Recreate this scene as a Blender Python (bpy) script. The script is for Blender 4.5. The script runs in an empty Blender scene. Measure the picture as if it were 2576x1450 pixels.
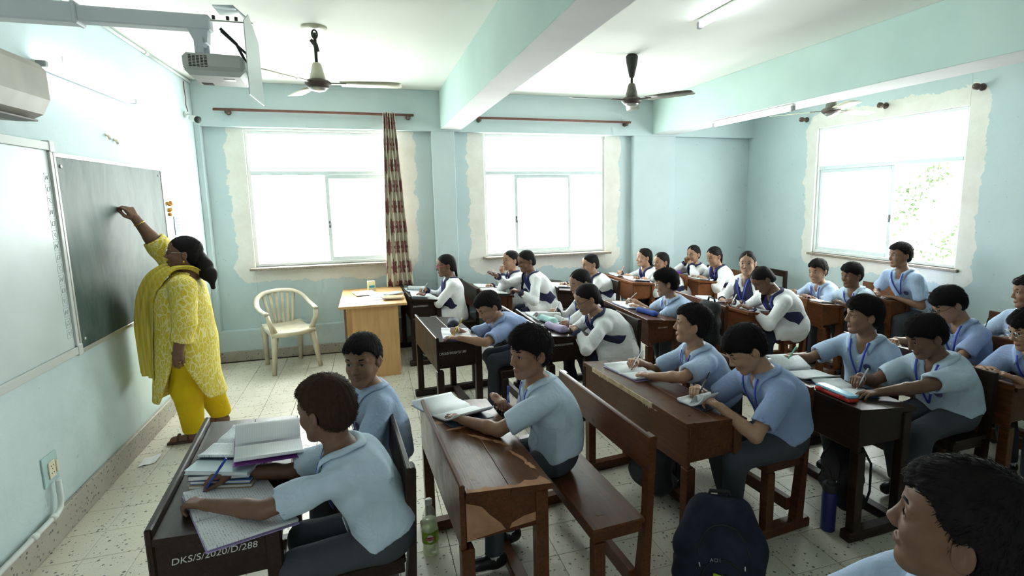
import bpy, math, random, time
import numpy as np
from mathutils import Matrix, Vector, Euler
SC = bpy.context.scene
# ------------------------------------------------------------------ camera
_cam = bpy.data.cameras.new('camera'); CAM = bpy.data.objects.new('camera', _cam); SC.collection.objects.link(CAM); SC.camera = CAM
_cam.sensor_width = 36; _cam.lens = 36*1376.54/2576; _cam.shift_x = -94.0/2576; _cam.shift_y = -26.6/2576; _cam.clip_start = .05; _cam.clip_end = 200
CAM.matrix_world = Matrix(((.94995, .05900, -.30677, 0), (-.31207, .13515, -.94040, 0), (-.01402, .98907, .14680, 1.79), (0, 0, 0, 1)))
# ------------------------------------------------------------------ overcast daylight, exposure
SKY = 19.0
W = bpy.data.worlds.new('overcast_sky'); SC.world = W; W.use_nodes = True
_bg = W.node_tree.nodes['Background']; _bg.inputs[0].default_value = (.97, 1.0, .97, 1); _bg.inputs[1].default_value = SKY
SC.view_settings.view_transform = 'Standard'; SC.view_settings.look = 'None'; SC.view_settings.gamma = 1; SC.view_settings.use_curve_mapping = False
SC.view_settings.exposure = 0.10
SC.cycles.max_bounces = 6; SC.cycles.diffuse_bounces = 4; SC.cycles.use_auto_tile = False; SC.cycles.time_limit = 800; SC.cycles.glossy_bounces = 2; SC.cycles.transmission_bounces = 3; SC.cycles.transparent_max_bounces = 10; SC.cycles.use_adaptive_sampling = True; SC.cycles.adaptive_threshold = .15; SC.cycles.adaptive_min_samples = 10; SC.cycles.sample_clamp_indirect = 6
SC.cycles.caustics_reflective = False; SC.cycles.caustics_refractive = False; SC.cycles.use_denoising = True
TUBE = 24.0
def portal(name, loc, rot, sx, sy):      # helps the sampler find the window openings; gives off no light itself
    l = bpy.data.lights.new(name, 'AREA'); l.shape = 'RECTANGLE'; l.size = sx; l.size_y = sy; l.cycles.is_portal = True
    o = bpy.data.objects.new(name, l); SC.collection.objects.link(o); o.location = loc; o.rotation_euler = rot
portal('daylight_window_one', (-.435, 7.02, 1.8), (math.radians(-90), 0, 0), 1.62, 1.5)
portal('daylight_window_two', (2.225, 7.02, 1.8), (math.radians(-90), 0, 0), 1.65, 1.52)
portal('daylight_fill_slit', (-1.19, -2.32, 1.05), (math.radians(90), 0, 0), .22, 2.1)  # slit in the unseen near wall, added and sized for fill light
portal('daylight_window_three', (5.56, 4.66, 1.8), (0, math.radians(90), 0), 1.52, 1.82)
# ------------------------------------------------------------------ helpers
COL = bpy.context.scene.collection
R_ = math.radians
def V3(*a): return np.array(a, dtype=np.float64)
def unit(v):
    v = np.asarray(v, float); n = np.linalg.norm(v)
    return v/n if n > 1e-9 else v
def tag(o, label=None, cat=None, group=None, kind=None):
    if label: o['label'] = label
    if cat: o['category'] = cat
    if group: o['group'] = group
    if kind: o['kind'] = kind
    return o
def link(name, me, mat=None, parent=None, M=None):
    o = bpy.data.objects.new(name, me); COL.objects.link(o)
    if mat is not None and me is not None:
        mats = mat if isinstance(mat, (list, tuple)) else [mat]
        if len(me.materials) == 0:
            for m in mats: me.materials.append(m)
    if M is not None: o.matrix_world = M
    if parent is not None:
        o.parent = parent
    return o
def empty(name, loc=(0, 0, 0), rz=0):
    o = bpy.data.objects.new(name, None); COL.objects.link(o)
    o.location = loc; o.rotation_euler = (0, 0, rz); o.empty_display_size = .1
    return o
def npmesh(name, verts, faces, smooth=True, midx=None):
    """verts Nx3, faces MxK array (or list of polygons)"""
    me = bpy.data.meshes.new(name)
    verts = np.asarray(verts, np.float32)
    if isinstance(faces, np.ndarray):
        nf, k = faces.shape
        lv = faces.astype(np.int32).ravel(); ls = np.arange(0, nf*k, k, dtype=np.int32); lt = np.full(nf, k, np.int32)
    else:
        lt = np.array([len(f) for f in faces], np.int32); ls = np.concatenate([[0], np.cumsum(lt)[:-1]]).astype(np.int32)
        lv = np.array([i for f in faces for i in f], np.int32); nf = len(faces)
    me.vertices.add(len(verts)); me.vertices.foreach_set('co', verts.ravel())
    me.loops.add(len(lv)); me.loops.foreach_set('vertex_index', lv)
    me.polygons.add(nf); me.polygons.foreach_set('loop_start', ls); me.polygons.foreach_set('loop_total', lt)
    if midx is not None: me.polygons.foreach_set('material_index', np.asarray(midx, np.int32))
    me.polygons.foreach_set('use_smooth', np.full(nf, smooth, bool))
    me.update(calc_edges=True); me.validate(verbose=False)
    return me
class MB:
    """collects boxes, tubes, lathes into one mesh"""
    def __init__(s): s.v = []; s.f = []; s.sm = []; s.mi = []; s.n = 0
    def add(s, v, f, smooth=False, mi=0):
        v = np.asarray(v, float)
        s.v.append(v); s.f += [tuple(int(i)+s.n for i in q) for q in f]; s.sm += [smooth]*len(f); s.mi += [mi]*len(f); s.n += len(v)
        return s
    def box(s, lo, hi, bev=.003, M=None, mi=0):
        lo = np.array(lo, float); hi = np.array(hi, float); b = min(bev, *(abs(hi-lo)*.45))
        V = []; F = []; idx = {}
        for cx in (0, 1):
            for cy in (0, 1):
                for cz in (0, 1):
                    c = np.array([(lo, hi)[cx][0], (lo, hi)[cy][1], (lo, hi)[cz][2]]); d = np.array([1-2*cx, 1-2*cy, 1-2*cz])
                    for ax in range(3):
                        p = c + b*d; p[ax] = c[ax]; idx[(cx, cy, cz, ax)] = len(V); V.append(p)
        V = np.array(V); cen = (lo+hi)/2
        def face(ids):
            P = V[list(ids)]; n = np.cross(P[1]-P[0], P[2]-P[0])
            F.append(tuple(ids) if n@(P.mean(0)-cen) > 0 else tuple(reversed(ids)))
        for ax in range(3):
            o1, o2 = [i for i in range(3) if i != ax]
            for e in (0, 1):
                ids = []
                for a, c in ((0, 0), (1, 0), (1, 1), (0, 1)):
                    k = [0, 0, 0]; k[ax] = e; k[o1] = a; k[o2] = c; ids.append(idx[(*k, ax)])
                face(ids)
        for ax in range(3):       # chamfers along axis ax
            o1, o2 = [i for i in range(3) if i != ax]
            for a in (0, 1):
                for c in (0, 1):
                    k0 = [0, 0, 0]; k0[o1] = a; k0[o2] = c; k1 = list(k0); k1[ax] = 1
                    face([idx[(*k0, o1)], idx[(*k0, o2)], idx[(*k1, o2)], idx[(*k1, o1)]])
        for cx in (0, 1):
            for cy in (0, 1):
                for cz in (0, 1): face([idx[(cx, cy, cz, i)] for i in range(3)])
        if M is not None: V = V@np.array(M)[:3, :3].T + np.array(M)[:3, 3]
        return s.add(V, F, False, mi)
    def prism(s, poly, axis, a, b, mi=0):
        """polygon in the two other axes extruded along axis from a to b"""
        o = [i for i in range(3) if i != axis]; n = len(poly); V = np.zeros((2*n, 3))
        for i, (p, q) in enumerate(poly):
            for j, t in enumerate((a, b)): V[i+j*n, o[0]] = p; V[i+j*n, o[1]] = q; V[i+j*n, axis] = t
        F = [list(range(n))[::-1], list(range(n, 2*n))] + [[i, (i+1) % n, n+(i+1) % n, n+i] for i in range(n)]
        ar = sum(poly[i][0]*poly[(i+1) % n][1]-poly[(i+1) % n][0]*poly[i][1] for i in range(n))*(b-a)*(1, -1, 1)[axis]
        if ar < 0: F = [f[::-1] for f in F]
        return s.add(V, F, False, mi)
    def tube(s, pts, r, n=8, cap=True, mi=0, flat=1.0, up=None):
        pts = [np.asarray(p, float) for p in pts]; m = len(pts); rs = r if hasattr(r, '__len__') else [r]*m
        V = []; F = []; prev = None
        for i, p in enumerate(pts):
            t = unit(pts[min(i+1, m-1)]-pts[max(i-1, 0)])
            if prev is None:
                u = np.asarray(up, float) if up is not None else (V3(0, 0, 1) if abs(t[2]) < .9 else V3(1, 0, 0))
            else: u = prev
            u = unit(u-t*(u@t)); w = np.cross(t, u); prev = u
            for k in range(n):
                a = 2*math.pi*k/n; V.append(p+rs[i]*(math.cos(a)*u*flat+math.sin(a)*w))
        for i in range(m-1):
            for k in range(n): F.append((i*n+k, i*n+(k+1) % n, (i+1)*n+(k+1) % n, (i+1)*n+k))
        if cap: F.append(tuple(range(n))[::-1]); F.append(tuple((m-1)*n+k for k in range(n)))
        return s.add(V, F, True, mi)
    def lathe(s, prof, c=(0, 0, 0), n=20, axis=(0, 0, 1), mi=0):
        """prof: list of (radius, height) bottom to top"""
        ax = unit(axis); u = unit(np.cross(ax, V3(1, 0, 0) if abs(ax[0]) < .8 else V3(0, 1, 0))); w = np.cross(ax, u); c = np.asarray(c, float)
        V = []; F = []; m = len(prof)
        for r, h in prof:
            for k in range(n):
                a = 2*math.pi*k/n; V.append(c+ax*h+max(r, 1e-4)*(math.cos(a)*u+math.sin(a)*w))
        for i in range(m-1):
            for k in range(n): F.append((i*n+k, i*n+(k+1) % n, (i+1)*n+(k+1) % n, (i+1)*n+k))
        F.append(tuple(range(n))[::-1]); F.append(tuple((m-1)*n+k for k in range(n)))
        return s.add(V, F, True, mi)
    def sheet(s, grid, th=.0, mi=0, smooth=True):
        """grid[i][j] points -> surface with thickness th downwards along -normal"""
        g = np.asarray(grid, float); a, b, _ = g.shape; V = g.reshape(-1, 3)
        F = [(i*b+j, (i+1)*b+j, (i+1)*b+j+1, i*b+j+1) for i in range(a-1) for j in range(b-1)]
        if th:
            du = np.gradient(g, axis=0); dv = np.gradient(g, axis=1); n = np.cross(du, dv); n /= np.linalg.norm(n, axis=2, keepdims=True)+1e-9
            V2 = (g-n*th).reshape(-1, 3); o = len(V); V = np.concatenate([V, V2])
            F += [tuple(o+k for k in f[::-1]) for f in F[:]]
            rim = [i*b for i in range(a)]+[(a-1)*b+j for j in range(1, b)]+[i*b+b-1 for i in range(a-2, -1, -1)]+[j for j in range(b-2, 0, -1)]
            for k in range(len(rim)):
                p, q = rim[k], rim[(k+1) % len(rim)]; F.append((q, p, o+p, o+q))
        return s.add(V, F, smooth, mi)
    def mesh(s, name):
        me = npmesh(name, np.concatenate(s.v), s.f, False, s.mi)
        me.polygons.foreach_set('use_smooth', np.array(s.sm, bool)[:len(me.polygons)] if len(me.polygons) <= len(s.sm) else np.zeros(len(me.polygons), bool))
        return me
    def build(s, name, mat, parent=None, M=None): return link(name, s.mesh(name), mat, parent, M)
def TM(loc=(0, 0, 0), rz=0, rx=0, ry=0, sc=1):
    return Matrix.Translation(loc) @ Euler((rx, ry, rz), 'XYZ').to_matrix().to_4x4() @ Matrix.Scale(sc, 4)

# ------------------------------------------------------------------ materials
MAT = {}
def mat(name, col, rough=.6, spec=.4, metal=0, emit=None, es=0, alpha=1):
    if name in MAT: return MAT[name]
    m = bpy.data.materials.new(name); m.use_nodes = True; b = m.node_tree.nodes['Principled BSDF']
    b.inputs['Base Color'].default_value = (*col, 1); b.inputs['Roughness'].default_value = rough
    b.inputs['Specular IOR Level'].default_value = spec; b.inputs['Metallic'].default_value = metal
    if emit: b.inputs['Emission Color'].default_value = (*emit, 1); b.inputs['Emission Strength'].default_value = es
    MAT[name] = m; return m
class NT:
    def __init__(s, m): s.t = m.node_tree; s.n = s.t.nodes; s.l = s.t.links; s.b = s.n.get('Principled BSDF')
    def node(s, typ, **kw):
        nd = s.n.new(typ)
        for k, v in kw.items():
            if k == 'inp':
                for kk, vv in v.items():
                    if isinstance(vv, bpy.types.NodeSocket): s.l.new(vv, nd.inputs[kk])
                    else: nd.inputs[kk].default_value = vv
            else: setattr(nd, k, v)
        return nd
    def math(s, op, a, b=None, clamp=False):
        nd = s.n.new('ShaderNodeMath'); nd.operation = op; nd.use_clamp = clamp
        for i, v in enumerate((a, b)):
            if v is None: continue
            if isinstance(v, bpy.types.NodeSocket): s.l.new(v, nd.inputs[i])
            else: nd.inputs[i].default_value = v
        return nd.outputs[0]
    def mix(s, f, a, b):
        nd = s.n.new('ShaderNodeMix'); nd.data_type = 'RGBA'
        for k, v in ((0, f), (6, a), (7, b)):
            if isinstance(v, bpy.types.NodeSocket): s.l.new(v, nd.inputs[k])
            else: nd.inputs[k].default_value = v if k == 0 else (*v[:3], 1)
        return nd.outputs[2]
    def ramp(s, f, a, b):
        nd = s.n.new('ShaderNodeMapRange'); nd.clamp = True
        s.l.new(f, nd.inputs[0]); nd.inputs[1].default_value = a; nd.inputs[2].default_value = b
        return nd.outputs[0]
    def coord(s, scale=(1, 1, 1), kind='Object', rot=(0, 0, 0)):
        tc = s.n.new('ShaderNodeTexCoord') if kind != 'World' else s.n.new('ShaderNodeNewGeometry')
        mp = s.n.new('ShaderNodeMapping'); s.l.new(tc.outputs['Position' if kind == 'World' else kind], mp.inputs[0])
        mp.inputs['Scale'].default_value = scale; mp.inputs['Rotation'].default_value = rot
        return mp.outputs[0]
    def noise(s, vec, sc, det=3, rough=.5, dist=0):
        nd = s.node('ShaderNodeTexNoise', inp={'Vector': vec, 'Scale': sc, 'Detail': det, 'Roughness': rough, 'Distortion': dist}); return nd.outputs[0]
    def bump(s, h, st=.2, dist=.01):
        nd = s.node('ShaderNodeBump', inp={'Height': h, 'Strength': st, 'Distance': dist}); s.l.new(nd.outputs[0], s.b.inputs['Normal'])
    def col(s, v): s.l.new(v, s.b.inputs['Base Color'])
    def rough(s, v): s.l.new(v, s.b.inputs['Roughness'])
def sep(nt, vec):
    nd = nt.n.new('ShaderNodeSeparateXYZ'); nt.l.new(vec, nd.inputs[0]); return nd.outputs
def noisy(name, c1, c2, sc=8, rough=.7, spec=.3, bump=0, kind='Object', scale=(1, 1, 1), bsc=None, lo=.35, hi=.65):
    if name in MAT: return MAT[name]
    m = mat(name, c1, rough, spec); t = NT(m); v = t.coord(scale, kind)
    t.col(t.mix(t.ramp(t.noise(v, sc, 4), lo, hi), c1, c2))
    if bump: t.bump(t.noise(v, bsc or sc*6, 3), bump, .004)
    return m

# ------------------------------------------------------------------ signed distance modelling
def smin(a, b, k):
    if k <= 0: return np.minimum(a, b)
    h = np.clip(.5+.5*(b-a)/k, 0, 1); return b*(1-h)+a*h-k*h*(1-h)
class SDF:
    def __init__(s): s.ops = []; s.lo = np.full(3, 1e9); s.hi = -s.lo
    def _bb(s, a, r): s.lo = np.minimum(s.lo, np.asarray(a)-r); s.hi = np.maximum(s.hi, np.asarray(a)+r)
    def cap(s, a, b, ra, rb=None, k=.02, op='u'):
        a = np.asarray(a, np.float32); b = np.asarray(b, np.float32); rb = ra if rb is None else rb; ab = b-a; L = float(ab@ab)+1e-12
        def f(P):
            q = P-a; t = np.clip((q@ab)/L, 0, 1); e = q-t[:, None]*ab
            return np.sqrt((e*e).sum(1))-(ra+t*(rb-ra))
        s.ops.append((op, k, f))
        if op == 'u': s._bb(a, ra); s._bb(b, rb)
        return s
    def ell(s, c, r, k=.02, op='u', Rm=None):
        c = np.asarray(c, np.float32); r = np.asarray(r, np.float32)
        def f(P):
            q = P-c
            if Rm is not None: q = q@Rm
            a = q/r; k0 = np.sqrt((a*a).sum(1)); bq = a/r; k1 = np.sqrt((bq*bq).sum(1))+1e-6
            return np.where(k0 < 1e-4, -r.min(), k0*(k0-1)/k1)
        s.ops.append((op, k, f))
        if op == 'u': s._bb(c, r.max())
        return s
    def plane(s, p, n, k=.003, op='i'):
        """keeps the side n points away from"""
        p = np.asarray(p, np.float32); n = unit(n).astype(np.float32)
        s.ops.append((op, k, lambda P: (P-p)@n)); return s
    def fn(s, f, k=0, op='u'): s.ops.append((op, k, f)); return s
    def ev(s, P):
        P = np.asarray(P, np.float32); d = None
        for op, k, f in s.ops:
            if op == 'd': d = d+f(P); continue
            v = f(P)
            if d is None: d = v
            elif op == 'u': d = smin(d, v, k)
            elif op == 's': d = -smin(-d, v, k)
            elif op == 'i': d = -smin(-d, -v, k)
        return d
    def grad(s, P, e=.003):
        g = np.stack([s.ev(P+np.eye(3)[i]*e)-s.ev(P-np.eye(3)[i]*e) for i in range(3)], 1); return g/(np.linalg.norm(g, axis=1, keepdims=True)+1e-9)
    def push(s, P, margin, it=4):
        P = np.array(P, float)
        for _ in range(it):
            d = s.ev(P); g = s.grad(P); m = np.clip(margin-d, 0, .05); P = P+g*m[:, None]
        return P
    def snap(s, P, margin, it=4):
        P = np.array(P, float)
        for _ in range(it): P = P+s.grad(P)*np.clip(margin-s.ev(P), -.04, .04)[:, None]
        return P
    def mesh(s, res, pad=.012, B=6):
        lo = s.lo-pad-res*2; n = np.ceil((s.hi+pad+res*2-lo)/res).astype(int); nb = -(-n//B)+0; N = nb*B+1
        bx = [np.arange(nb[i])*B*res+B*res/2+lo[i] for i in range(3)]
        G = np.stack(np.meshgrid(*bx, indexing='ij'), -1).reshape(-1, 3)
        dc = s.ev(G); act = np.abs(dc) < B*res*.87*1.35+.006
        V = np.repeat(np.repeat(np.repeat(np.where(dc < 0, -1., 1.).astype(np.float32).reshape(nb), B, 0), B, 1), B, 2)
        V = np.pad(V, ((0, 1),)*3, mode='edge')
        ids = np.argwhere(act.reshape(nb))
        o = np.stack(np.meshgrid(*[np.arange(B+1)]*3, indexing='ij'), -1).reshape(-1, 3)
        I = (ids[:, None, :]*B+o[None]).reshape(-1, 3)
        flat = np.unique(np.ravel_multi_index(I.T, N)); I = np.stack(np.unravel_index(flat, N), 1)
        V = V.ravel(); V[flat] = s.ev((I*res+lo).astype(np.float32)); V = V.reshape(N)
        return surfnets(V, lo, res)
def surfnets(V, lo, res):
    S = V < 0; c = np.zeros(np.array(S.shape)-1, np.int8)
    for i in (0, 1):
        for j in (0, 1):
            for k in (0, 1): c += S[i:S.shape[0]-1+i, j:S.shape[1]-1+j, k:S.shape[2]-1+k]
    A = np.argwhere((c > 0) & (c < 8)); idx = np.full(c.shape, -1, np.int32); idx[tuple(A.T)] = np.arange(len(A))
    pos = np.zeros((len(A), 3)); cnt = np.zeros(len(A))
    for ax in range(3):
        o1, o2 = [i for i in range(3) if i != ax]
        for u in (0, 1):
            for w in (0, 1):
                a = np.zeros(3, int); a[o1] = u; a[o2] = w; b = a.copy(); b[ax] = 1
                va = V[tuple((A+a).T)]; vb = V[tuple((A+b).T)]; cr = (va < 0) != (vb < 0)
                t = np.where(cr, va/np.where(cr, va-vb, 1), 0); P = np.tile(a.astype(float), (len(A), 1)); P[:, ax] = t
                pos += np.where(cr[:, None], P, 0); cnt += cr
    verts = (A+pos/np.maximum(cnt, 1)[:, None])*res+lo
    Q = []
    for ax in range(3):
        o1, o2 = [(1, 2), (2, 0), (0, 1)][ax]
        sl = [slice(None)]*3; sl[ax] = slice(0, -1); s0 = S[tuple(sl)]; sl[ax] = slice(1, None); s1 = S[tuple(sl)]
        for flip, msk in ((False, s0 & ~s1), (True, ~s0 & s1)):
            E = np.argwhere(msk); E = E[(E[:, o1] > 0) & (E[:, o2] > 0) & (E[:, o1] < S.shape[o1]-1) & (E[:, o2] < S.shape[o2]-1)]
            q = []
            for du, dw in ((-1, -1), (0, -1), (0, 0), (-1, 0)):
                e = E.copy(); e[:, o1] += du; e[:, o2] += dw; q.append(idx[tuple(e.T)])
            q = np.stack(q, 1)
            Q.append(q[:, ::-1] if flip else q)
    Q = np.concatenate(Q); Q = Q[(Q >= 0).all(1)]
    return verts, Q
def wrinkle(a=.004, sc=1., seed=0):
    r = np.random.RandomState(seed); D = r.randn(6, 3).astype(np.float32); D /= np.linalg.norm(D, axis=1, keepdims=True); D[:, 2] *= .6; ph = r.rand(6)*6
    fr = np.array([26, 38, 47, 60, 33, 75])*sc
    def f(P):
        w = .02*np.sin(P@(D[0]*19)+ph[1])[:, None]*D[3]; P = P+w; d = 0
        for i in range(6): d = d+np.sin(P@(D[i]*fr[i])+ph[i])*(1.0 if i < 3 else .45)
        return d*a/3
    return f
# ------------------------------------------------------------------ heads, hair and hands (built once, then placed)
def head_sdf(fine=True, adult=False):
    s = SDF()
    s.ell((-.008, 0, .030), (.097, .073, .086), 0).ell((.030, 0, .040), (.057, .057, .055), .02).ell((.028, 0, -.035), (.060, .055, .074), .03)
    for y in (-1, 1):
        s.cap((-.005, y*.047, -.05), (.055, y*.018, -.096), .021, .017, .03)
        s.ell((.054, y*.034, -.032), (.026, .022, .024), .02)
    s.ell((.066, 0, -.099), (.017, .020, .016), .02)
    for y in (-1, 1):
        s.cap((.083, y*.012, .021), (.069, y*.045, .019), .008, .007, .012)
        s.ell((.095, y*.031, .003), (.016, .018, .0115), .012, 's')
        s.ell((.0715, y*.031, .002), (.0142, .0145, .0142), .004)
        s.ell((.088, y*.031, .0008), (.014, .0132, .0066 if fine else .0078), .0015, 's')
    s.cap((.083, 0, .012), (.100, 0, -.029), .0072, .0100, .010).ell((.1005, 0, -.032), (.0105, .0105, .010), .006)
    for y in (-1, 1):
        s.ell((.0925, y*.0115, -.0365), (.010, .0068, .0072), .006).ell((.0985, y*.0058, -.0435), (.0035, .0030, .003), .002, 's')
        s.cap((.0825, y*.0165, -.0655), (.0885, y*.003, -.0630), .0040, .0050, .005).cap((.0825, y*.014, -.0705), (.0868, 0, -.0730), .0042, .0056, .005)
        s.ell((-.014, y*.077, -.010), (.019, .0065, .030), .005, Rm=np.array(Euler((0, 0, y*R_(-22))).to_matrix(), np.float32)).ell((-.006, y*.084, -.008), (.011, .006, .018), .003, 's')
        s.cap((.0865, y*.017, -.0680), (.0965, 0, -.0676), .0012, .0014, .002, 's')
    s.cap((-.022, 0, -.05), (-.030, 0, -.19), .046 if not adult else .05, .048 if not adult else .055, .025)
    return s
def lip_mask(P):
    m = SDF()
    for y in (-1, 1): m.cap((.0825, y*.0165, -.0655), (.0885, y*.003, -.0630), .0040, .0050, 0).cap((.0825, y*.014, -.0705), (.0868, 0, -.0730), .0042, .0056, 0)
    return np.clip(1-m.ev(P)/.0022, 0, 1)
def make_head(res):
    v, f = head_sdf(res < .004).mesh(res); return v, f, lip_mask(v)
def sphere(c, r, n=14, m=10, ax=0):
    V = []; F = []
    for i in range(m+1):
        th = math.pi*i/m
        for k in range(n):
            ph = 2*math.pi*k/n; V.append((c[0]+r*math.cos(th), c[1]+r*math.sin(th)*math.cos(ph), c[2]+r*math.sin(th)*math.sin(ph)))
    for i in range(m):
        for k in range(n): F.append((i*n+k, i*n+(k+1) % n, (i+1)*n+(k+1) % n, (i+1)*n+k))
    return V, F
def eye_mesh(y):
    b = MB(); V, F = sphere((0, 0, 0), .0129, 16, 22); V = np.array(V); a = R_(4*y); V = V@np.array([[math.cos(a), -math.sin(a), 0], [math.sin(a), math.cos(a), 0], [0, 0, 1]]).T + V3(.0715, y*.031, .002)
    b.v.append(V); b.f = F; b.sm = [True]*len(F); b.mi = [2 if i < 2 else 1 if i < 4 else 0 for i in range(22) for _ in range(16)]; b.n = len(V)
    return b.mesh('eye')
def brow_mesh(y, thick): return MB().tube([(.0895, y*.013, .0235), (.0885, y*.024, .0275), (.0825, y*.037, .0285), (.072, y*.049, .0235)], [.0014*thick, .0024*thick, .0022*thick, .0008], 6, flat=1.25).mesh('eyebrow')
def lash_mesh(y): return MB().tube([(.0830, y*.0205, .0030), (.0850, y*.026, .0062), (.0850, y*.033, .0066), (.0815, y*.040, .0040), (.0780, y*.0445, .0010)], [.0006, .0013, .0014, .0012, .0005], 5).mesh('eyelashes')
def face_bits(ch, Mm, girl):
    for y in (-1, 1):
        e = ch('eye', TPL['eye%d' % y], [MAT['eye_white'], MAT['eye_iris'], MAT['eye_pupil']], Mm); link('eyelashes', TPL['lash%d' % y], MAT['hair_black'], e)
        ch('eyebrow', TPL['brow%d%d' % (y, girl)], MAT['hair_black'], Mm)
def lenses(par):
    for y in (-1, 1): link('lens', TPL['lens%d' % y], MAT['window_glass'], par)
CROWN = V3(-.055, 0, .105)
def hair_mesh(kind, res, seed=1):
    """kind: short / fringe / messy / girl ; in head coordinates"""
    rs = np.random.RandomState(seed); s = SDF()
    if kind == 'girl':
        s.ell((-.012, 0, .034), (.104, .0795, .0905), 0).ell((-.055, 0, -.015), (.056, .066, .066), .03).ell((-.088, 0, -.045), (.026, .032, .034), .03)
        xs, zs = [-.05, -.045, -.022, -.005, .020, .052, .070, .30], [-.2, -.078, -.055, .004, .022, .045, .064, .078]
    else:
        up = {'short': .010, 'fringe': .011, 'messy': .016}[kind]
        s.ell((-.012, 0, .034+up*.4), (.107, .0815+up*.2, .089+up*.6), 0).ell((.030, 0, .060), (.066, .064, .048), .02).ell((-.050, 0, -.012), (.062, .070, .068), .03)
        if kind == 'messy': s.ell((.04, .01, .085), (.06, .06, .035), .02).ell((-.02, -.03, .10), (.06, .05, .03), .02)
        hl = {'short': .060, 'fringe': .046, 'messy': .044}[kind]
        xs, zs = [-.05, -.048, -.026, -.002, .004, .044, .060, .30], [-.2, -.075, -.060, -.035, .012, hl-.012, hl, hl+.008]
    ph = rs.rand(4)*6
    def cut(P):
        y = P[:, 1]; z = P[:, 2]-.006*np.sin(y*95+ph[0])-.004*np.sin(y*230+ph[1])
        if kind in ('fringe', 'messy'): z = z+.012*np.clip(y/.06, -1, 1)
        if kind == 'girl': z = z-.010+.016*np.clip(np.abs(y)/.05, 0, 1)
        return (P[:, 0]-np.interp(z, zs, xs))*.75
    s.fn(cut, .005, 'i'); s.plane((0, 0, -.082), (0, 0, -1), .01)
    for y in (-1, 1): s.ell((-.014, y*.086, -.014), (.021, .022, .031), .004, 's')
    cr = CROWN.astype(np.float32)
    def strands(P):
        q = P-cr; u = np.arctan2(q[:, 1], q[:, 0]); r = np.sqrt((q*q).sum(1))
        if kind == 'girl':
            w = P[:, 0]*2.2+P[:, 2]*.6; part = .006*np.exp(-(P[:, 1]/.0035)**2)*(P[:, 2] > .04)*(P[:, 0] > -.04)
            return .0005*np.sin(w*230+3*np.sin(P[:, 1]*60))+.0004*np.sin(w*97+P[:, 1]*40)+part
        a = .0014 if kind != 'messy' else .0022
        return a*np.sin(u*26+2.5*np.sin(u*5+ph[2])+r*55*np.sin(u*3+ph[3]))+a*.5*np.sin(u*61+r*90)
    s.fn(strands, 0, 'd')
    v, f = s.mesh(res)
    b = MB(); b.v.append(v); b.f = [tuple(q) for q in f.tolist()]; b.sm = [True]*len(f); b.mi = [0]*len(f); b.n = len(v)
    # loose locks lying on the shell so that the outline is not a smooth cap
    n = int({'short': 4200, 'fringe': 4200, 'messy': 4200, 'girl': 900}[kind]*(1 if res < .004 else .35)); L0 = {'short': .021, 'fringe': .028, 'messy': .036, 'girl': .024}[kind]
    ids = rs.choice(len(v), n); g = s.grad(v[ids]); LIM = {'short': .0075, 'fringe': .009, 'messy': .017, 'girl': .003}[kind]
    p = v[ids]; q = p-CROWN; ql = np.linalg.norm(q, axis=1, keepdims=True); dot = lambda a_, c_: (a_*c_).sum(1, keepdims=True); nrm = lambda a_: a_/(np.linalg.norm(a_, axis=1, keepdims=True)+1e-9)
    if kind == 'girl': w = np.tile(V3(-1, 0, -.5), (n, 1)); t = nrm(w-g*dot(w, g)+rs.randn(n, 3)*.15)
    else:
        t = nrm(q-g*dot(q, g)+rs.randn(n, 3)*.25*ql); fr = (p[:, :1] > 0) & (p[:, 2:] > .04); t2 = nrm(t+V3(.5, -.5, -.2)*(.9 if kind != 'short' else .3)); t = np.where(fr, nrm(t2-g*dot(t2, g)), t)
    l = L0*(.6+.8*rs.rand(n, 1)); lift = {'short': .20, 'fringe': .20, 'girl': .02}.get(kind, .38)*rs.rand(n, 1)**1.5; p0 = p-g*.003
    mid = p0+t*l*.5+g*(.0038+lift*l*.4); end = p0+t*l+g*(.002+lift*l-l*l*3)
    ok = s.ev(end) < LIM; p0, mid, end, t, g = [x[ok] for x in (p0, mid, end, t, g)]; m_ = len(p0); sd = nrm(np.cross(t, g)); r0 = .0010 if res < .004 else .0018
    SV = np.stack([p0+sd*r0, p0-sd*r0, p0+g*r0, mid+sd*r0*.9, mid-sd*r0*.9, mid+g*r0, end], 1).reshape(-1, 3)
    o = (np.arange(m_)*7)[:, None]; quads = np.concatenate([o+np.array([[0, 3, 5, 2]]), o+np.array([[2, 5, 4, 1]])]); tri = np.concatenate([o+np.array([[3, 6, 5]]), o+np.array([[5, 6, 4]])])
    b.f += [tuple(x) for x in (quads+b.n).tolist()]+[tuple(x) for x in (tri+b.n).tolist()]; b.v.append(SV); b.sm += [True]*(4*m_); b.mi += [0]*(4*m_); b.n += len(SV)
    return b.mesh('hair_'+kind)
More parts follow.
